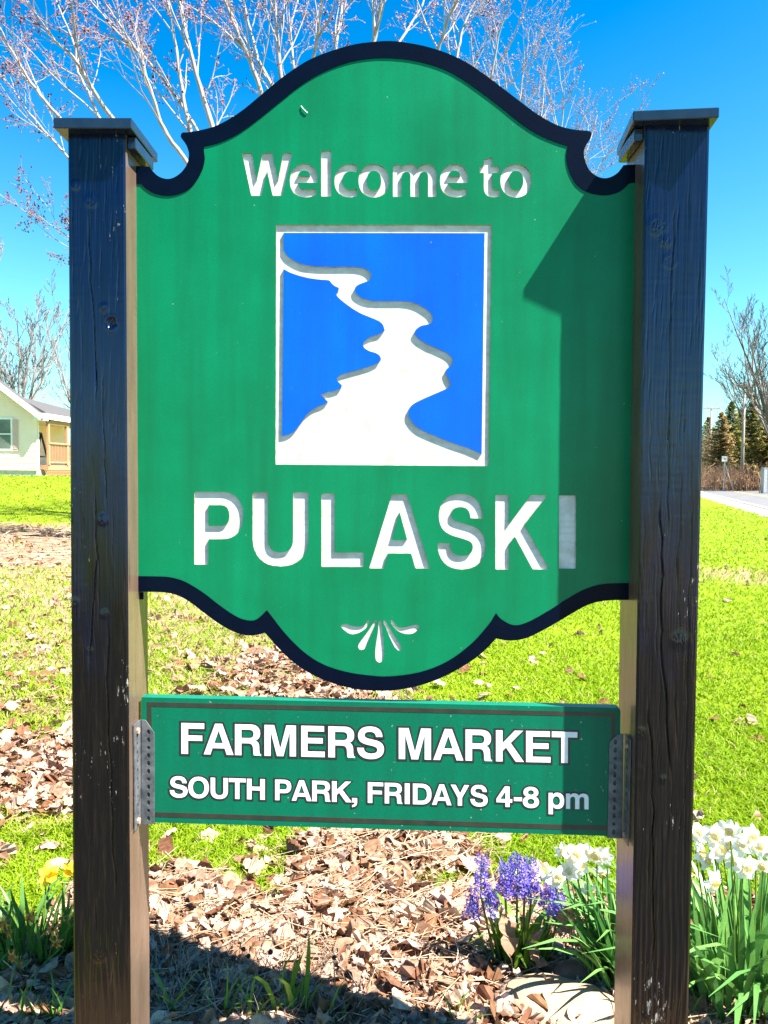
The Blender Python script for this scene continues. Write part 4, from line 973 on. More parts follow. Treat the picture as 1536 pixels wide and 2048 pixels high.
def thicket(name, label, pxs, Y, seed, h, col, n, k=1.0):
    """low leafless brush that reads as one mass"""
    rng = np.random.default_rng(seed); tb = Tubes()
    for _ in range(n):
        px = rng.uniform(*pxs); yy = Y + rng.uniform(-4, 4); x = gx(px, yy); P, r = limb(rng, (x, yy, float(gz(x, yy)) - 0.05), rng.normal(0, 0.35, 3) + (0, 0, 1), h * rng.uniform(0.4, 1.0), 0.022 * k, 0.010 * k, 5, 0.1, 0.2)
        tb.add(P, r, 3, np.array(col) * rng.uniform(0.6, 1.4))
        for q in range(4):
            Q, rr = limb(rng, P[rng.integers(1, 5)], rng.normal(0, 0.7, 3) + (0, 0, 0.7), h * 0.4, 0.014 * k, 0.008 * k, 3, 0.05, 0.2); tb.add(Q, rr, 3, np.array(col) * rng.uniform(0.6, 1.4))
    me = tb.mesh(name, [M['brush']]); tag(obj(name, me), label, 'brush', kind='stuff')
M['brush'] = mat_tint('dry_brush', 0.9)
thicket('roadside_brush', 'dry tangled brush along the far side of the road', (1395, 1600), 84, 51, 3.2, (0.36, 0.22, 0.13), 700, 1.3)
thicket('tall_brush', 'leafless saplings filling in behind the spruces', (1395, 1620), 106, 52, 9.5, (0.34, 0.23, 0.14), 520, 2.0)
thicket('far_wood', 'far leafless wood along the field edge beyond the house', (-250, 560), 130, 53, 8.0, (0.20, 0.14, 0.10), 620)
thicket('back_wood', 'far leafless wood hidden behind the welcome sign', (560, 1400), 150, 54, 10.0, (0.20, 0.14, 0.10), 500)

# ================================================================== things along the road
M['pole'] = mat_noise('weathered_pole_wood', (0.20, 0.17, 0.16), (0.34, 0.30, 0.29), 4, 0.9, stretch=(1, 1, 0.1))
M['zinc'] = mat_noise('dull_zinc', (0.25, 0.25, 0.26), (0.4, 0.4, 0.41), 10, 0.5)
def pole(label, px, base_py, top_py, arm_py, Y, arm_w):
    x = gx(px, Y); zb = float(gz(x, Y)); zt = float(at(px, top_py, Y)[2]); za = float(at(px, arm_py, Y)[2])
    t = empty('utility_pole', (x, Y, zb)); tag(t, label, 'utility pole', 'utility poles along the road')
    MB().tube([(0, 0, -0.3), (0, 0, (zt - zb) * 0.5), (0, 0, zt - zb)], (0.20, 0.165, 0.13), 12).build('shaft', M['pole'], t, True)
    MB().box((-arm_w, -0.20, za - zb - 0.08), (arm_w, -0.10, za - zb + 0.08), 0.01).build('crossarm', M['pole'], t)
    for s in (-1, 1): MB().beam((s * arm_w * 0.45, -0.15, za - zb), (0, -0.14, za - zb - 0.8), 0.05, 0.03).build('brace', M['zinc'], t)
    for u in (-0.92, -0.5, 0.5, 0.92):
        MB().tube([(arm_w * u, -0.15, za - zb + 0.08), (arm_w * u, -0.15, za - zb + 0.17), (arm_w * u, -0.15, za - zb + 0.26)], (0.04, 0.07, 0.03), 8).build('insulator', M['zinc'], t)
    return np.array((x, Y, za + 0.3)), arm_w
pa = pole('nearest utility pole across the road, with a long crossarm', 1484, 956, 764, 772, 83, 1.25)
pb = pole('farther utility pole beside the right sign post', 1419, 948, 812, 817, 114, 1.25)
def wire(a, b, u):
    p, q = a[0] + (a[1] * u, 0, 0), b[0] + (b[1] * u, 0, 0); t = np.linspace(0, 1, 24)[:, None]
    P = p + (q - p) * t; P[:, 2] -= 1.0 * (4 * t * (1 - t))[:, 0]
    tb = Tubes(); tb.add(P, np.full(24, 0.012), 4); return tb.mesh('power_line', [M['bark_dark']])
for u, nm in ((-0.92, 'left outer'), (0.92, 'right outer')):
    tag(obj('power_line', wire(pa, pb, u)), 'thin power line strung between the %s insulators of the two poles' % nm, 'power line', 'power lines')
def road_sign():
    Y = 78; a, b = at(1443.5, 923, Y), at(1455, 912.5, Y); zb = float(gz(a[0], Y)); xc = (a[0] + b[0]) / 2
    t = empty('road_sign', (xc, Y, zb)); tag(t, 'small square white road sign on a braced post beneath the spruces', 'road sign')
    w = (b[0] - a[0]) / 2; z0, z1 = a[2] - zb, b[2] - zb
    MB().box((-w, -0.02, z0), (w, 0, z1), 0.005).build('sign_plate', paint, t)
    red = mat_noise('red_sign_mark', (0.35, 0.05, 0.04), (0.42, 0.08, 0.06), 9, 0.6)
    MB().box((-w * 0.35, -0.024, z0 + (z1 - z0) * 0.35), (w * 0.4, -0.021, z0 + (z1 - z0) * 0.62)).build('sign_mark', red, t)
    MB().beam((0, 0.03, 0), (0, 0.03, z1), 0.06).build('sign_post', M['zinc'], t)
    MB().beam((0, 0.05, z0), (1.0, 0.05, 0.1), 0.07).build('brace', M['zinc'], t)
road_sign()
def roadside_box():
    Y = 70; a, b = at(1524, 961, Y), at(1541, 937, Y); zb = float(gz(a[0], Y)); w = b[0] - a[0]
    t = empty('utility_box', ((a[0] + b[0]) / 2, Y, zb)); tag(t, 'grey utility cabinet at the right frame edge beyond the road', 'utility box')
    h = b[2] - zb
    MB().box((-w / 2, -0.25, -0.05), (w / 2, 0.25, h), 0.02).build('cabinet', M['zinc'], t)
    MB().box((-w / 2 - 0.03, -0.29, h), (w / 2 + 0.03, 0.29, h + 0.05), 0.01).build('lid', M['zinc'], t)
    for s in (-1, 1): MB().box((s * w * 0.24 - w * 0.2, -0.27, 0.08), (s * w * 0.24 + w * 0.2, -0.252, h - 0.08), 0.005).build('door', M['zinc'], t)
    or_ = mat_noise('orange_marker', (0.55, 0.18, 0.03), (0.65, 0.24, 0.05), 6, 0.5)
    p = at(1519.5, 960, Y); o = MB().tube([(0, 0, -0.1), (0, 0, 0.5), (0, 0, 0.85)], (0.05, 0.05, 0.045), 8).build('marker_post', or_); o.location = (p[0], Y, zb)
    MB().tube([(0, 0, 0.62), (0, 0, 0.74)], 0.052, 8).build('reflective_band', paint, o)
    tag(o, 'short orange marker post left of the grey cabinet', 'marker post')
roadside_box()
tag(strip('verge_line', FAR_EDGE + 0.2, FAR_EDGE + 1.6, 0.006, gravel_m, -60, 220), kind='structure')

# ================================================================== lawn, litter, stems
rg = np.random.default_rng(77)
M['grass'] = mat_tint('grass_blades', 0.6, 0.45, 0.2)
M['dead'] = mat_tint('dead_leaf', 0.75, 0.2, 0.2, 45, 0.35)
def blades(name, X, Y, H, Wd, lean, C0, label=None, stuff=True, segs=2, parent=None):
    n = len(X); Z = gz(X, Y) - 0.006; a = rg.random(n) * 2 * math.pi; bx, by = np.cos(a), np.sin(a)
    la = rg.random(n) * 2 * math.pi; lx, ly = np.cos(la) * lean, np.sin(la) * lean
    V = np.empty((n, 5, 3)); hw = Wd / 2
    for k, (t, ww) in enumerate(((0, 1), (0.55, 0.8))):
        cx = X + lx * H * t ** 1.8; cy = Y + ly * H * t ** 1.8; cz = Z + H * t * (1 - 0.25 * lean * t)
        V[:, 2 * k] = np.stack([cx - bx * hw * ww, cy - by * hw * ww, cz], 1); V[:, 2 * k + 1] = np.stack([cx + bx * hw * ww, cy + by * hw * ww, cz], 1)
    V[:, 4] = np.stack([X + lx * H, Y + ly * H, Z + H * (1 - 0.3 * lean)], 1)
    F = (np.array([(0, 1, 3), (0, 3, 2), (2, 3, 4)])[None] + 5 * np.arange(n)[:, None, None]).reshape(-1, 3)
    C = np.repeat(C0, 5, 0)
    o = obj(name, mesh_np(name, V.reshape(-1, 3), F, [M['grass']], colors=C), parent)
    return o
def frustum_pts(n, d0, d1, margin=0.12, p=1.0):
    """points on the lawn spread evenly over the picture: near ones dense, far ones sparse"""
    u = rg.random(n); d = 1 / (1 / d0 ** p + u * (1 / d1 ** p - 1 / d0 ** p)) ** (1 / p)
    px = rg.uniform(-260, 1800, n); X = (px - 800) / FPX * d; return X, d + CAM[1], d
X, Y, d = frustum_pts(330000, 1.9, 42, p=0.9)
lt = litter(X, Y); lat = (X - CAM[0]) * RN[0] + (Y - CAM[1]) * RN[1]
inhouse = (Y > HY - 0.3) & (X < -15.5)
keep = (rg.random(len(X)) > lt * 0.93) & (lat < 5.7) & ~inhouse
X, Y, d, lt = X[keep], Y[keep], d[keep], lt[keep]
H = (0.024 + 0.030 * rg.random(len(X))) * (1 + 0.35 * (wob(X, Y, 2.0) > 0.1)) + 0.0012 * d
H *= np.where((lt > 0.25) & (Y > 1.2), 1.5, 1.0)
tone = rg.random((len(X), 1)) * 0.45 + 0.55 * (wob(X, Y, 1.3, 2)[:, None] * 0.5 + 0.5)
C = np.array((0.13, 0.245, 0.003)) * (1 - tone) + np.array((0.26, 0.37, 0.010)) * tone
dry = rg.random(len(X)) < 0.03 + 0.25 * lt; C[dry] = np.array((0.42, 0.33, 0.15)) * rg.uniform(0.7, 1.2, (dry.sum(), 1))
tag(blades('lawn_grass', X, Y, H, 0.0022 + 0.0013 * d, 0.55 + 0.7 * rg.random(len(X)), C), 'short bright green lawn grass around and behind the sign', 'grass', kind='stuff')

# dead leaves: lobed outlines, curled
def leaf_template(seed, lobes):
    r = np.random.default_rng(seed); n = 4 * lobes + 1; t = np.linspace(0.03, 0.97, n); dep = r.uniform(0.18, 0.42); ph = r.uniform(-0.6, 0.2)
    def half():
        w = 0.36 * np.sin(math.pi * t ** r.uniform(0.75, 1.1)) ** 0.7 * (1 - dep + dep * np.abs(np.sin(math.pi * lobes * t + ph)) * 1.5)
        return np.column_stack([w * r.uniform(0.85, 1.1) + r.normal(0, 0.012, n), -0.42 + 1.0 * t + 0.05 * np.abs(np.sin(math.pi * lobes * t + ph))])
    Rr, Ll = half(), half(); Ll[:, 0] *= -1
    loop = np.concatenate([[(0.0, -0.62), (0.012, -0.44)], Rr, [(0.0, 0.62)], Ll[::-1], [(-0.012, -0.44)]])
    tri = np.array(tessellate_polygon([[Vector((p[0], p[1], 0)) for p in loop]]), int)
    cu, cv = r.uniform(-0.9, 0.9), r.uniform(0.3, 1.4) * r.choice((-1, 1))
    z = cv * loop[:, 0] ** 2 * 1.3 + cu * loop[:, 1] ** 2 * 0.6 + r.normal(0, 0.05, len(loop))
    return np.column_stack([loop, z]), tri
LEAVES = [leaf_template(100 + k, 2 + k % 3) for k in range(9)]
def rand_rot(n, tilt):
    a = rg.random(n) * 2 * math.pi; tx = rg.normal(0, tilt, n); ty = rg.normal(0, tilt, n)
    ca, sa = np.cos(a), np.sin(a); Rz = np.zeros((n, 3, 3)); Rz[:, 0, 0] = ca; Rz[:, 0, 1] = -sa; Rz[:, 1, 0] = sa; Rz[:, 1, 1] = ca; Rz[:, 2, 2] = 1
    Rx = np.zeros((n, 3, 3)); Rx[:, 0, 0] = 1; Rx[:, 1, 1] = np.cos(tx); Rx[:, 1, 2] = -np.sin(tx); Rx[:, 2, 1] = np.sin(tx); Rx[:, 2, 2] = np.cos(tx)
    Ry = np.zeros((n, 3, 3)); Ry[:, 1, 1] = 1; Ry[:, 0, 0] = np.cos(ty); Ry[:, 0, 2] = np.sin(ty); Ry[:, 2, 0] = -np.sin(ty); Ry[:, 2, 2] = np.cos(ty)
    return Rz @ Rx @ Ry
def leaf_tones(n):
    t = np.where(rg.random((n, 1)) < 0.18, 0.0, rg.random((n, 1))); c = np.array((0.17, 0.080, 0.040)) * (1 - t) + np.array((0.58, 0.42, 0.31)) * t
    return c * rg.uniform(0.7, 1.15, (n, 1)) * np.where(rg.random((n, 1)) < 0.5, np.array((1.04, 0.97, 1.0)), np.array((1.0, 1.0, 0.94)))
def leaf_field(name, X, Y, S, lift, label):
    V, F, C, n0 = [], [], [], 0; Rm = rand_rot(len(X), 0.45); col = leaf_tones(len(X)); Z = gz(X, Y) + lift
    for i in range(len(X)):
        tv, tf = LEAVES[i % len(LEAVES)]; v = (tv * S[i]) @ Rm[i].T + (X[i], Y[i], Z[i]); V.append(v); F.append(tf + n0); n0 += len(v); C.append(np.tile(col[i], (len(v), 1)))
    tag(obj(name, mesh_np(name, np.concatenate(V), np.concatenate(F), [M['dead']], colors=np.concatenate(C))), label, 'leaves', kind='stuff')
X, Y, d = frustum_pts(60000, 2.0, 28, p=0.8)
lt = litter(X, Y); pr = np.where(lt > 0.5, 0.9 * lt, 0.30 * lt) + 0.008 * ((X > 0) & (Y > 1.6)) + 0.004
k = (rg.random(len(X)) < pr) & ((X - CAM[0]) * RN[0] + (Y - CAM[1]) * RN[1] < 5.4) & (Y > -0.3)
X, Y, d, lt = X[k][:16000], Y[k][:16000], d[k][:16000], lt[k][:16000]
near = np.argsort(d + 10 * (lt < 0.5))[:5200:26]; mask = np.ones(len(X), bool); mask[near] = False
leaf_field('leaf_litter', X[mask], Y[mask], 0.06 + 0.085 * rg.random(mask.sum()) ** 1.4, np.where(lt[mask] > 0.5, 0.012 + 0.045 * rg.random(mask.sum()), 0.02), 'carpet of dry tan leaves over the bed and drifting into the lawn')
leaf_me = []
for q, (tv, tf) in enumerate(LEAVES):
    for tone in (0.2, 0.75):
        c = np.array((0.17, 0.080, 0.040)) * (1 - tone) + np.array((0.60, 0.43, 0.32)) * tone
        leaf_me.append(mesh_np('dry_leaf', tv, tf, [M['dead']], colors=np.tile(c, (len(tv), 1))))
for q, i in enumerate(near):
    o = obj('dry_leaf', leaf_me[int(rg.integers(len(leaf_me)))])
    o.location = (X[i], Y[i], float(gz(X[i], Y[i])) + 0.035 + 0.015 * rg.random()); o.rotation_euler = (rg.normal(0, 0.4), rg.normal(0, 0.4), rg.random() * 6.28); o.scale = (0.075 + 0.045 * rg.random(),) * 3
    tag(o, 'dry curled oak leaf lying on top of the leaf litter bed', 'leaf', 'loose leaves on the litter bed')
# straw: last year's stems lying about
def straw(n, fx, fy, L, r, lift, tones):
    tb = Tubes()
    for _ in range(n):
        x, y = fx(), fy()
        if litter(x, y) < 0.35 + 0.4 * rg.random(): continue
        a = rg.normal(0.25, 0.75); l = L * rg.uniform(0.4, 1.2); d = np.array((math.cos(a), math.sin(a), rg.normal(0.03, 0.10)))
        P = np.array([(x, y, float(gz(x, y)) + lift * rg.random() + 0.01)] * 4) + d * l * np.linspace(-0.5, 0.5, 4)[:, None] + rg.normal(0, 0.006, (4, 3))
        P[:, 2] = np.maximum(P[:, 2], gz(P[:, 0], P[:, 1]) + 0.004)
        tb.add(P, np.full(4, r * rg.uniform(0.7, 1.3)), 3, tones[0] + (tones[1] - tones[0]) * rg.random())
    return tb
tb = straw(2800, lambda: rg.uniform(-1.25, 1.0), lambda: rg.uniform(0.15, 1.6), 0.28, 0.0016, 0.075, (np.array((0.26, 0.16, 0.09)), np.array((0.58, 0.45, 0.31))))
tag(obj('fallen_stems', tb.mesh('fallen_stems', [M['dead']])), 'straw coloured dead stems strewn over the leaf bed', 'stems', kind='stuff')
tb = straw(1600, lambda: rg.uniform(-5.0, 0.3), lambda: rg.uniform(1.7, 9.0), 0.28, 0.0022, 0.07, (np.array((0.22, 0.15, 0.085)), np.array((0.45, 0.35, 0.22))))
tag(obj('meadow_straw', tb.mesh('meadow_straw', [M['dead']])), 'dead straw lying through the grass left of the sign', 'straw', kind='stuff')
tb = straw(1500, lambda: rg.uniform(-18, -4), lambda: rg.uniform(10, 19), 0.8, 0.009, 0.10, (np.array((0.25, 0.17, 0.11)), np.array((0.45, 0.34, 0.24))))
tag(obj('far_straw', tb.mesh('far_straw', [M['dead']])), 'pale straw strip crossing the lawn in front of the house', 'straw', kind='stuff')
# pale upright dead stems in the shade behind the left post
tb = Tubes()
for _ in range(300):
    x, y = -0.80 + 0.75 * rg.random() ** 1.5, rg.uniform(0.30, 0.62); h = rg.uniform(0.08, 0.22)
    P, r = limb(rg, (x, y, float(gz(x, y))), rg.normal(0, 0.55, 3) * (1, 0.7, 0) + (0, 0, 1), h, 0.0016, 0.0009, 4, 0.0, 0.12); tb.add(P, r, 3, np.array((0.34, 0.29, 0.24)) * rg.uniform(0.6, 1.3))
tag(obj('standing_dead_stems', tb.mesh('standing_dead_stems', [M['dead']])), 'pale dead stems standing in the shade beside the left post', 'stems', kind='stuff')

# dried seed heads on thin stalks
M['seed'] = mat_noise('dark_seed_head', (0.015, 0.008, 0.010), (0.045, 0.025, 0.024), 200, 0.9, 0.8, 400)
M['stalk'] = mat_noise('dry_stalk', (0.20, 0.14, 0.09), (0.34, 0.26, 0.18), 30, 0.8)
heads = [(314, 1877), (372, 1886), (348, 1904), (430, 1910), (444, 1912), (467, 1916), (497, 1912), (541, 1904), (388, 1933), (487, 1898), (404, 1970), (598, 1925), (668, 1915), (520, 1945)]
hd = np.array([(math.sin(t) * math.cos(a), math.sin(t) * math.sin(a), math.cos(t)) for t in np.linspace(0.05, math.pi - 0.05, 7) for a in np.arange(9) * 2 * math.pi / 9])
hf = [(i * 9 + j, i * 9 + (j + 1) % 9, (i + 1) * 9 + (j + 1) % 9, (i + 1) * 9 + j) for i in range(6) for j in range(9)]
spk = hd * (1 + 0.16 * (np.arange(len(hd)) % 2))[:, None]
where_ = ['nearest the left post', 'second from the left post', 'low beside the left post', 'starting the dark row', 'second in the dark row', 'mid dark row', 'right in the dark row', 'right of the close pair', 'deep in the shade among pale stems', 'just behind the dark row', 'lowest in the shade', 'left of the tall green tuft', 'right of the tall green tuft', 'in front of the dark row']
for (hx, hy), wtxt in zip(heads, where_):
    Yh = 0.42 + 0.12 * rg.random(); p = at(hx, hy, Yh); x0, y0 = p[0] + rg.normal(0, 0.03), Yh + rg.normal(0, 0.03)
    t = empty('seed_head_stalk', (x0, y0, float(gz(x0, y0)))); tag(t, 'dark round dried seed head on a thin stalk, ' + wtxt, 'seed head', 'dried seed heads')
    top = p - np.array(t.location); mid = top * 0.5 + rg.normal(0, 0.012, 3)
    MB().tube([(0, 0, -0.02), mid, top], (0.0014, 0.0012, 0.001), 4).build('stalk', M['stalk'], t)
    mb = MB(); mb.add(spk * (0.0078, 0.0078, 0.0070) * rg.uniform(0.8, 1.15) + top, hf); mb.build('head', M['seed'], t)

# ================================================================== spring bulbs
M['leaf_green'] = mat_tint('bulb_leaf', 0.4, 0.25, 0.4, 90, 0.18)
M['petal'] = mat_tint('flower_petal', 0.55, 0.35, 0.3, 120, 0.06)
def strap(Lh, w, lean, curl, tone, twist=0.0, n=6):
    """one long strap leaf standing at the origin, leaning along +x"""
    V = []
    for i in range(n + 1):
        t = i / n; x = lean * Lh * (t ** 1.6) + curl * Lh * max(0, t - 0.55) ** 2 * 2; z = Lh * (t - 0.5 * abs(lean) * t * t - 0.8 * abs(curl) * max(0, t - 0.6) ** 2)
        ww = w * (0.75 + 0.35 * math.sin(math.pi * min(t * 1.1, 1))) * (1 if t < 0.8 else (1 - t) / 0.2 * 0.9 + 0.1) / 2; a = twist * t
        cx, sy = math.sin(a) * ww, math.cos(a) * ww
        V += [(x - cx, -sy, z), (x + 0.18 * w * (1 - t), 0, z - 0.02 * w), (x + cx, sy, z)]
    F = []
    for i in range(n):
        b = 3 * i; F += [(b, b + 1, b + 4, b + 3), (b + 1, b + 2, b + 5, b + 4)]
    tip = np.array(tone); c = np.array([tip * (1.15 - 0.3 * (i // 3) / n) for i in range(len(V))])
    return mesh_np('leaf', np.array(V), np.array(F), [M['leaf_green']], colors=c, smooth_shade=True)
def petal_mesh(L, w, col, cup=0.15):
    V, n = [], 5
    for i in range(n + 1):
        t = i / n; ww = w * math.sin(math.pi * (0.12 + 0.86 * t)) ** 0.7 / 2
        for s in (-1, -0.4, 0.4, 1): V.append((L * t, s * ww, L * (0.10 * math.sin(3 * t) - cup * t * t) + 0.10 * w * abs(s) ** 2))
    F = [(4 * i + j, 4 * i + j + 1, 4 * i + j + 5, 4 * i + j + 4) for i in range(n) for j in range(3)]
    return mesh_np('petal', np.array(V), np.array(F), [M['petal']], colors=np.tile(col, (len(V), 1)), smooth_shade=True)
def cup_mesh(r0, r1, h, col, rim):
    th = np.arange(14) * 2 * math.pi / 14; V, C = [], []
    for t, r in ((0, r0), (0.6, (r0 + r1) / 2 * 1.05), (1, r1)):
        for k, a in enumerate(th):
            rr = r * (1 + (0.10 * (-1) ** k if t == 1 else 0)); V.append((rr * math.cos(a), rr * math.sin(a), h * t)); C.append(np.array(col) * (1 - t) + np.array(rim) * t)
    F = [(14 * i + j, 14 * i + (j + 1) % 14, 14 * (i + 1) + (j + 1) % 14, 14 * (i + 1) + j) for i in range(2) for j in range(14)]
    return mesh_np('cup', np.array(V), np.array(F + [tuple(range(4))][:0]), [M['petal']], colors=np.array(C), smooth_shade=True)
WHITE, CREAM = (0.82, 0.82, 0.76), (0.80, 0.72, 0.40)
pet_w = petal_mesh(0.034, 0.026, WHITE); cup_w = cup_mesh(0.007, 0.012, 0.012, (0.80, 0.70, 0.30), (0.85, 0.62, 0.18))
pet_y = petal_mesh(0.036, 0.026, (0.78, 0.62, 0.05)); cup_y = cup_mesh(0.010, 0.017, 0.026, (0.80, 0.55, 0.02), (0.82, 0.58, 0.03))
pet_d = petal_mesh(0.024, 0.010, (0.45, 0.22, 0.05), 0.6); cup_d = cup_mesh(0.005, 0.006, 0.018, (0.50, 0.25, 0.05), (0.35, 0.15, 0.04))
def flower(t, base, tip, face, kind, sc=1.0):
    """stem from base to tip; the bloom looks along face"""
    pm, cm = {'w': (pet_w, cup_w), 'y': (pet_y, cup_y), 'd': (pet_d, cup_d)}[kind]
    face = np.asarray(face, float); face /= np.linalg.norm(face)
    mid = (base + tip) / 2 + rg.normal(0, 0.012, 3); neck = tip - face * 0.015 * sc + (0, 0, 0.004)
    tb = Tubes(); P = np.array([base, mid, tip + (0, 0, -0.03) - face * 0.012, neck, tip]); tb.add(P, np.array((0.0028, 0.0026, 0.0022, 0.003, 0.004)), 6, np.array((0.10, 0.20, 0.03)))
    fl = obj('flower', tb.mesh('flower', [M['leaf_green']]), t)
    q = Vector(face).to_track_quat('Z', 'Y'); spin = rg.random() * 6.28
    for k in range(6):
        o = obj('petal', pm, fl); o.location = tuple(tip + face * (0.002 if k % 2 else 0.0)); o.rotation_mode = 'QUATERNION'
        from mathutils import Quaternion
        o.rotation_quaternion = q @ Quaternion((0, 0, 1), spin + k * math.pi / 3) @ Quaternion((0, 1, 0), rg.normal(0.05 if kind != 'd' else -0.6, 0.14)); o.scale = (sc * rg.uniform(0.9, 1.1),) * 3
    o = obj('cup', cm, fl); o.location = tuple(tip + face * 0.001); o.rotation_mode = 'QUATERNION'; o.rotation_quaternion = q; o.scale = (sc,) * 3
def clump(name, label, cat, cx, cy, leaves, rx, ry, hts, lean_bias, tones, width, group=None, straps=16):
    t = empty(name, (cx, cy, float(gz(cx, cy)))); tag(t, label, cat, group)
    ms = [strap(1.0, width, rg.uniform(0.03, 0.55), rg.uniform(-0.2, 1.3) * (rg.random() < 0.5), np.array(tones[0]) + (np.array(tones[1]) - np.array(tones[0])) * rg.random(), rg.normal(0, 0.8)) for _ in range(straps)]
    for k in range(leaves):
        o = obj('leaf', ms[k % straps], t); a = rg.random() * 6.28; rr = math.sqrt(rg.random()); ox, oy = rx * rr * math.cos(a), ry * rr * math.sin(a)
        o.location = (ox, oy, -0.01); h = rg.uniform(*hts); o.scale = (h, h, h)
        o.rotation_euler = (rg.normal(0, 0.08), rg.normal(lean_bias[1], 0.08), math.atan2(oy + lean_bias[2], ox + lean_bias[0]) + rg.normal(0, 0.7))
    return t
DG = ((0.06, 0.19, 0.045), (0.17, 0.36, 0.08))
# big white clump right of the right post
def bloom_list(t, blooms, Y0, dY, kind, base_c, sc):
    o = np.array(t.location)
    for (px, py) in blooms:
        Yb = Y0 + rg.uniform(-dY, dY); tip = at(px, py, Yb) - o; base = np.array((base_c[0] + tip[0] * 0.45, tip[1] * 0.4, 0.0))
        flower(t, base, tip, (rg.normal(0.0, 0.6), -1 + rg.normal(0, 0.2), rg.normal(0.10, 0.32)), kind, sc * rg.uniform(0.82, 1.15))
g = at(1490, 1990, 0.46)
t = clump('daffodil_clump', 'large clump of white daffodils with tall leaves right of the road side post', 'flowers', g[0], 0.46, 170, 0.18, 0.13, (0.36, 0.58), (0, 0, 0), DG, 0.045, 'daffodil clumps')
bloom_list(t, [(1395, 1668), (1400, 1705), (1428, 1672), (1450, 1690), (1470, 1668), (1486, 1690), (1500, 1672), (1412, 1722), (1470, 1725), (1490, 1735), (1438, 1700), (1525, 1730), (1540, 1700), (1426, 1764), (1515, 1690), (1460, 1660)], 0.44, 0.09, 'w', (0, 0), 1.12)
g = at(1238, 1960, 0.54)
t = clump('daffodil_clump', 'white daffodils leaning out from behind the right post beside the hyacinth', 'flowers', g[0], 0.54, 90, 0.07, 0.07, (0.34, 0.54), (-0.03, 0, 0), DG, 0.045, 'daffodil clumps')
bloom_list(t, [(1127, 1700), (1150, 1712), (1170, 1706), (1192, 1708), (1210, 1712), (1140, 1742), (1112, 1755), (1158, 1730), (1183, 1782), (1205, 1745)], 0.52, 0.05, 'w', (0, 0), 1.1)
g = at(70, 1980, 0.68)
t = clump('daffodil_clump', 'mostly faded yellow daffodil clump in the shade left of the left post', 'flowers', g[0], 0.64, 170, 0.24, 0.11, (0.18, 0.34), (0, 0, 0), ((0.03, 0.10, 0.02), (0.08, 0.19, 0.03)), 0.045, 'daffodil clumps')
bloom_list(t, [(95, 1748), (141, 1738)], 0.72, 0.03, 'y', (0, 0), 1.1)
bloom_list(t, [(22, 1862), (62, 1832), (28, 1912), (12, 1845), (105, 1860), (128, 1835), (115, 1885), (45, 1925)], 0.44, 0.06, 'd', (0, 0), 1.0)

# hyacinth
M['hya'] = mat_tint('hyacinth_floret', 0.5, 0.3, 0.3, 200, 0.1)
def hyacinth():
    g = at(1040, 1915, 0.62)
    t = clump('hyacinth_clump', 'purple hyacinths with broad lime leaves among brown leaves', 'flowers', g[0], 0.62, 34, 0.085, 0.05, (0.20, 0.32), (0, 0, 0), ((0.10, 0.20, 0.012), (0.20, 0.29, 0.02)), 0.085, None, 8)
    o = np.array(t.location)
    spikes = [(964, 1712, 1790, 0.55), (945, 1790, 1835, 0.4), (982, 1780, 1822, 0.5), (1010, 1722, 1790, 0.6), (1036, 1712, 1785, 0.9), (1060, 1720, 1795, 0.8), (1102, 1772, 1820, 0.6), (1115, 1790, 1830, 0.4), (1048, 1730, 1800, 0.7)]
    fl = np.array([(0, 0, 0)] + [(math.cos(a) * rr, math.sin(a) * rr, 0.5 + zz) for a in np.arange(6) * math.pi / 3 for rr, zz in ((0.25, 0.0),)] )
    for (px, y0, y1, wd) in spikes:
        Yh = 0.60 + rg.uniform(-0.03, 0.03); top, bot = at(px, y0, Yh) - o, at(px + rg.uniform(-3, 3), y1, Yh) - o
        foot = np.array((bot[0] * 0.5, bot[1] * 0.4, 0))
        tb = Tubes(); tb.add(np.array([foot, (foot + bot) / 2 + rg.normal(0, 0.004, 3), bot, top]), np.array((0.005, 0.0045, 0.004, 0.002)), 6, np.array((0.09, 0.15, 0.03)))
        st = obj('flower_stem', tb.mesh('flower_stem', [M['leaf_green']]), t)
        V, F, C, n0 = [], [], [], 0; nf = int(20 + 34 * wd); R0 = 0.018 + 0.024 * wd
        for k in range(nf):
            u = (k + 0.5) / nf; c0 = bot + (top - bot) * u; a = k * 2.4; out = np.array((math.cos(a), math.sin(a), 0.15)); out /= np.linalg.norm(out)
            e1 = np.cross(out, (0, 0, 1.0)); e1 /= np.linalg.norm(e1); e2 = np.cross(e1, out); c = c0 + out * R0 * (1 - 0.45 * u) * rg.uniform(0.6, 1.3) + rg.normal(0, 0.004, 3); s = 0.0155 * (1.05 - 0.3 * u)
            tone = np.array((0.09, 0.06, 0.42)) * (1 - (q := rg.random())) + np.array((0.25, 0.20, 0.68)) * q
            V += [c0, c - out * s * 0.2]; base_i = n0 + 1
            for m in range(6):
                b0 = m * math.pi / 3 + a; dd = e1 * math.cos(b0) + e2 * math.sin(b0); d1 = e1 * math.cos(b0 + 0.35) + e2 * math.sin(b0 + 0.35); d2 = e1 * math.cos(b0 - 0.35) + e2 * math.sin(b0 - 0.35)
                i = n0 + 2 + 3 * m; V += [c + d1 * s * 0.55 + out * s * 0.25, c + dd * s * 1.15 - out * s * 0.15, c + d2 * s * 0.55 + out * s * 0.25]
                F += [(base_i, i + 2, i), (i + 2, i + 1, i)]
            C += [tone * 0.8] * 2 + [tone] * 18; n0 += 20
        tp = np.array(V); h = obj('flower_spike', mesh_np('flower_spike', tp, np.array(F), [M['hya']], colors=np.array(C)), st)
hyacinth()

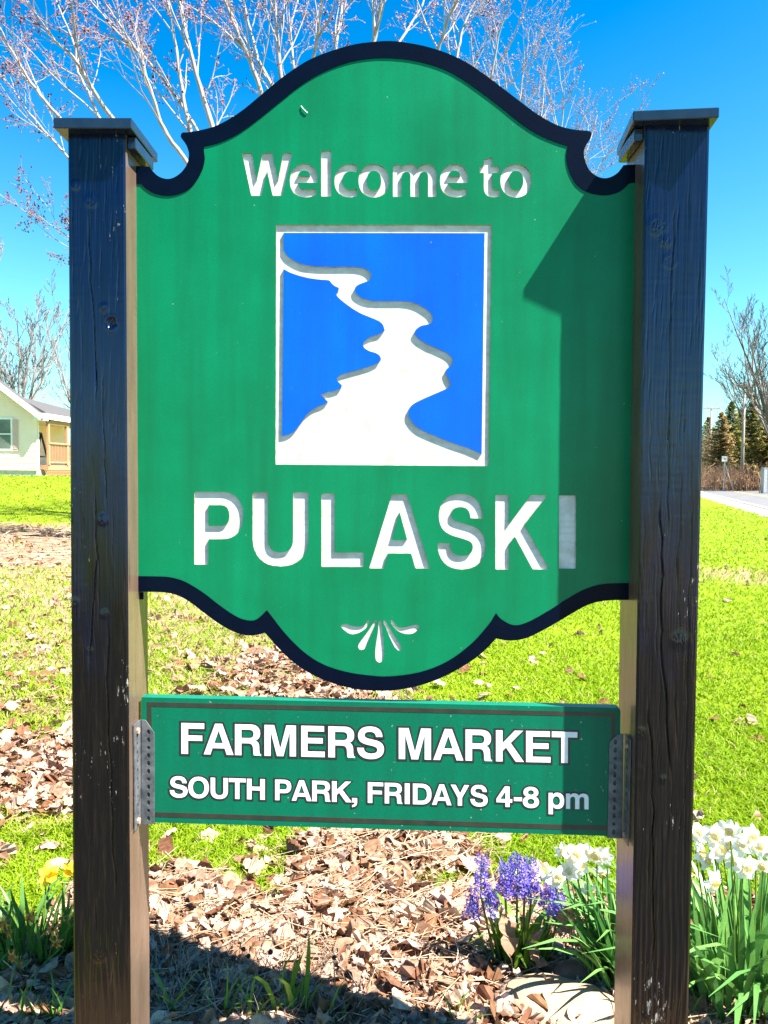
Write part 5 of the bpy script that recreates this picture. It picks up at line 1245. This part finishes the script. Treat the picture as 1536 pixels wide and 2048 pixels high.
# tufts of young grass at the front
def tuft(label, px, py, Y0, n, h, spread, w, tone):
    g = at(px, py, Y0); gzv = float(gz(g[0], Y0))
    ms = [strap(1.0, w, rg.uniform(0.05, 0.5), rg.uniform(0, 0.5), np.array(tone) * rg.uniform(0.7, 1.3), rg.normal(0, 0.8), 5) for _ in range(5)]
    t = empty('grass_tuft', (g[0], Y0, gzv)); tag(t, label, 'grass', 'green grass tufts at the foot of the sign')
    for k in range(n):
        o = obj('blade', ms[k % 5], t); o.location = (rg.normal(0, spread), rg.normal(0, spread * 0.5), -0.01); s = h * rg.uniform(0.5, 1.1); o.scale = (s * 1.0, s, s); o.rotation_euler = (rg.normal(0, 0.12), rg.normal(0, 0.12), rg.random() * 6.28)
TU = [('tall upright green tuft in the middle of the shaded litter', 585, 2030, 0.36, 14, 0.36, 0.022, 0.042, (0.10, 0.20, 0.02)),
      ('green tuft touching the foot of the left post on its inner side', 345, 2045, 0.34, 12, 0.24, 0.02, 0.042, (0.12, 0.22, 0.02)),
      ('green tuft between the left post and the tall middle tuft', 430, 2045, 0.34, 14, 0.23, 0.03, 0.042, (0.12, 0.22, 0.02)),
      ('short pale tuft just left of the tall middle tuft', 510, 2048, 0.32, 11, 0.22, 0.02, 0.040, (0.16, 0.24, 0.03)),
      ('short tuft just right of the tall middle tuft', 660, 2048, 0.32, 11, 0.18, 0.03, 0.040, (0.14, 0.23, 0.03)),
      ('thin tuft in front of the tan boulder', 930, 2048, 0.32, 10, 0.18, 0.03, 0.036, (0.14, 0.22, 0.03)),
      ('tuft spreading at the foot of the right post, road side', 1430, 2040, 0.33, 18, 0.16, 0.05, 0.040, (0.13, 0.22, 0.03)),
      ('tuft at the bottom right corner below the daffodils', 1510, 2040, 0.33, 18, 0.15, 0.05, 0.040, (0.14, 0.23, 0.03)),
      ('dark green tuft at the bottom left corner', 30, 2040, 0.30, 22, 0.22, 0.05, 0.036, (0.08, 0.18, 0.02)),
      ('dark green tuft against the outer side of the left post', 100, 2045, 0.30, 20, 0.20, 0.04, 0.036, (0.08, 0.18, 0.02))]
for a in TU: tuft(*a)

# stones
def stone(label, px, py, Y0, r, mat, seed, sink=0.4):
    rng = np.random.default_rng(seed); g = at(px, py, Y0); nu, nv = 26, 16
    th = np.linspace(0, 2 * math.pi, nu, endpoint=False); ph = np.linspace(0.001, math.pi - 0.001, nv)
    D = np.array([(math.sin(p) * math.cos(t), math.sin(p) * math.sin(t), math.cos(p)) for p in ph for t in th])
    k = rng.normal(0, 1, (8, 3)); ofs = rng.random(8) * 6.28
    amp = 1 + sum(0.11 / (1 + i * 0.25) * np.sin(D @ k[i] * (1.2 + i * 0.8) + ofs[i]) for i in range(8))
    V = D * amp[:, None] * np.array(r)
    F = [(i * nu + j, i * nu + (j + 1) % nu, (i + 1) * nu + (j + 1) % nu, (i + 1) * nu + j) for i in range(nv - 1) for j in range(nu)]
    o = obj('stone', mesh_np('stone', V, np.array(F), [mat], smooth_shade=True)); o.location = (g[0], Y0, float(gz(g[0], Y0)) + r[2] * (1 - 2 * sink) * 0.5)
    tag(o, label, 'stone'); return o
M['sandstone'] = mat_noise('tan_sandstone', (0.26, 0.17, 0.10), (0.38, 0.27, 0.17), 9, 0.9, 0.35, 40)
M['brownstone'] = mat_noise('dark_red_brown_stone', (0.09, 0.045, 0.035), (0.17, 0.095, 0.075), 12, 0.85, 0.4, 50)
stone('tan sandstone boulder at the inner foot of the right post', 1120, 2030, 0.42, (0.19, 0.14, 0.10), M['sandstone'], 1, 0.2)
stone('dark reddish brown stone under the daffodils behind the tan boulder', 1135, 1940, 0.56, (0.10, 0.07, 0.085), M['brownstone'], 2, 0.3)
stone('small pale stone at the outer foot of the left post', 128, 2042, 0.30, (0.035, 0.03, 0.03), M['brownstone'], 3, 0.0)
# big brown leaves caught round the hyacinth
for k, (px, py, sc, ln) in enumerate([(1010, 1880, 0.13, 'left'), (1080, 1905, 0.12, 'front right'), (1130, 1845, 0.10, 'back right')]):
    p = at(px, py, 0.55); o = obj('curled_leaf', leaf_me[2 * k]); o.location = tuple(p); o.rotation_euler = (1.0 + 0.2 * k, 0.3 - 0.3 * k, 0.6 + k); o.scale = (sc,) * 3
    tag(o, 'big curled brown leaf caught at the %s of the hyacinth clump' % ln, 'leaf')
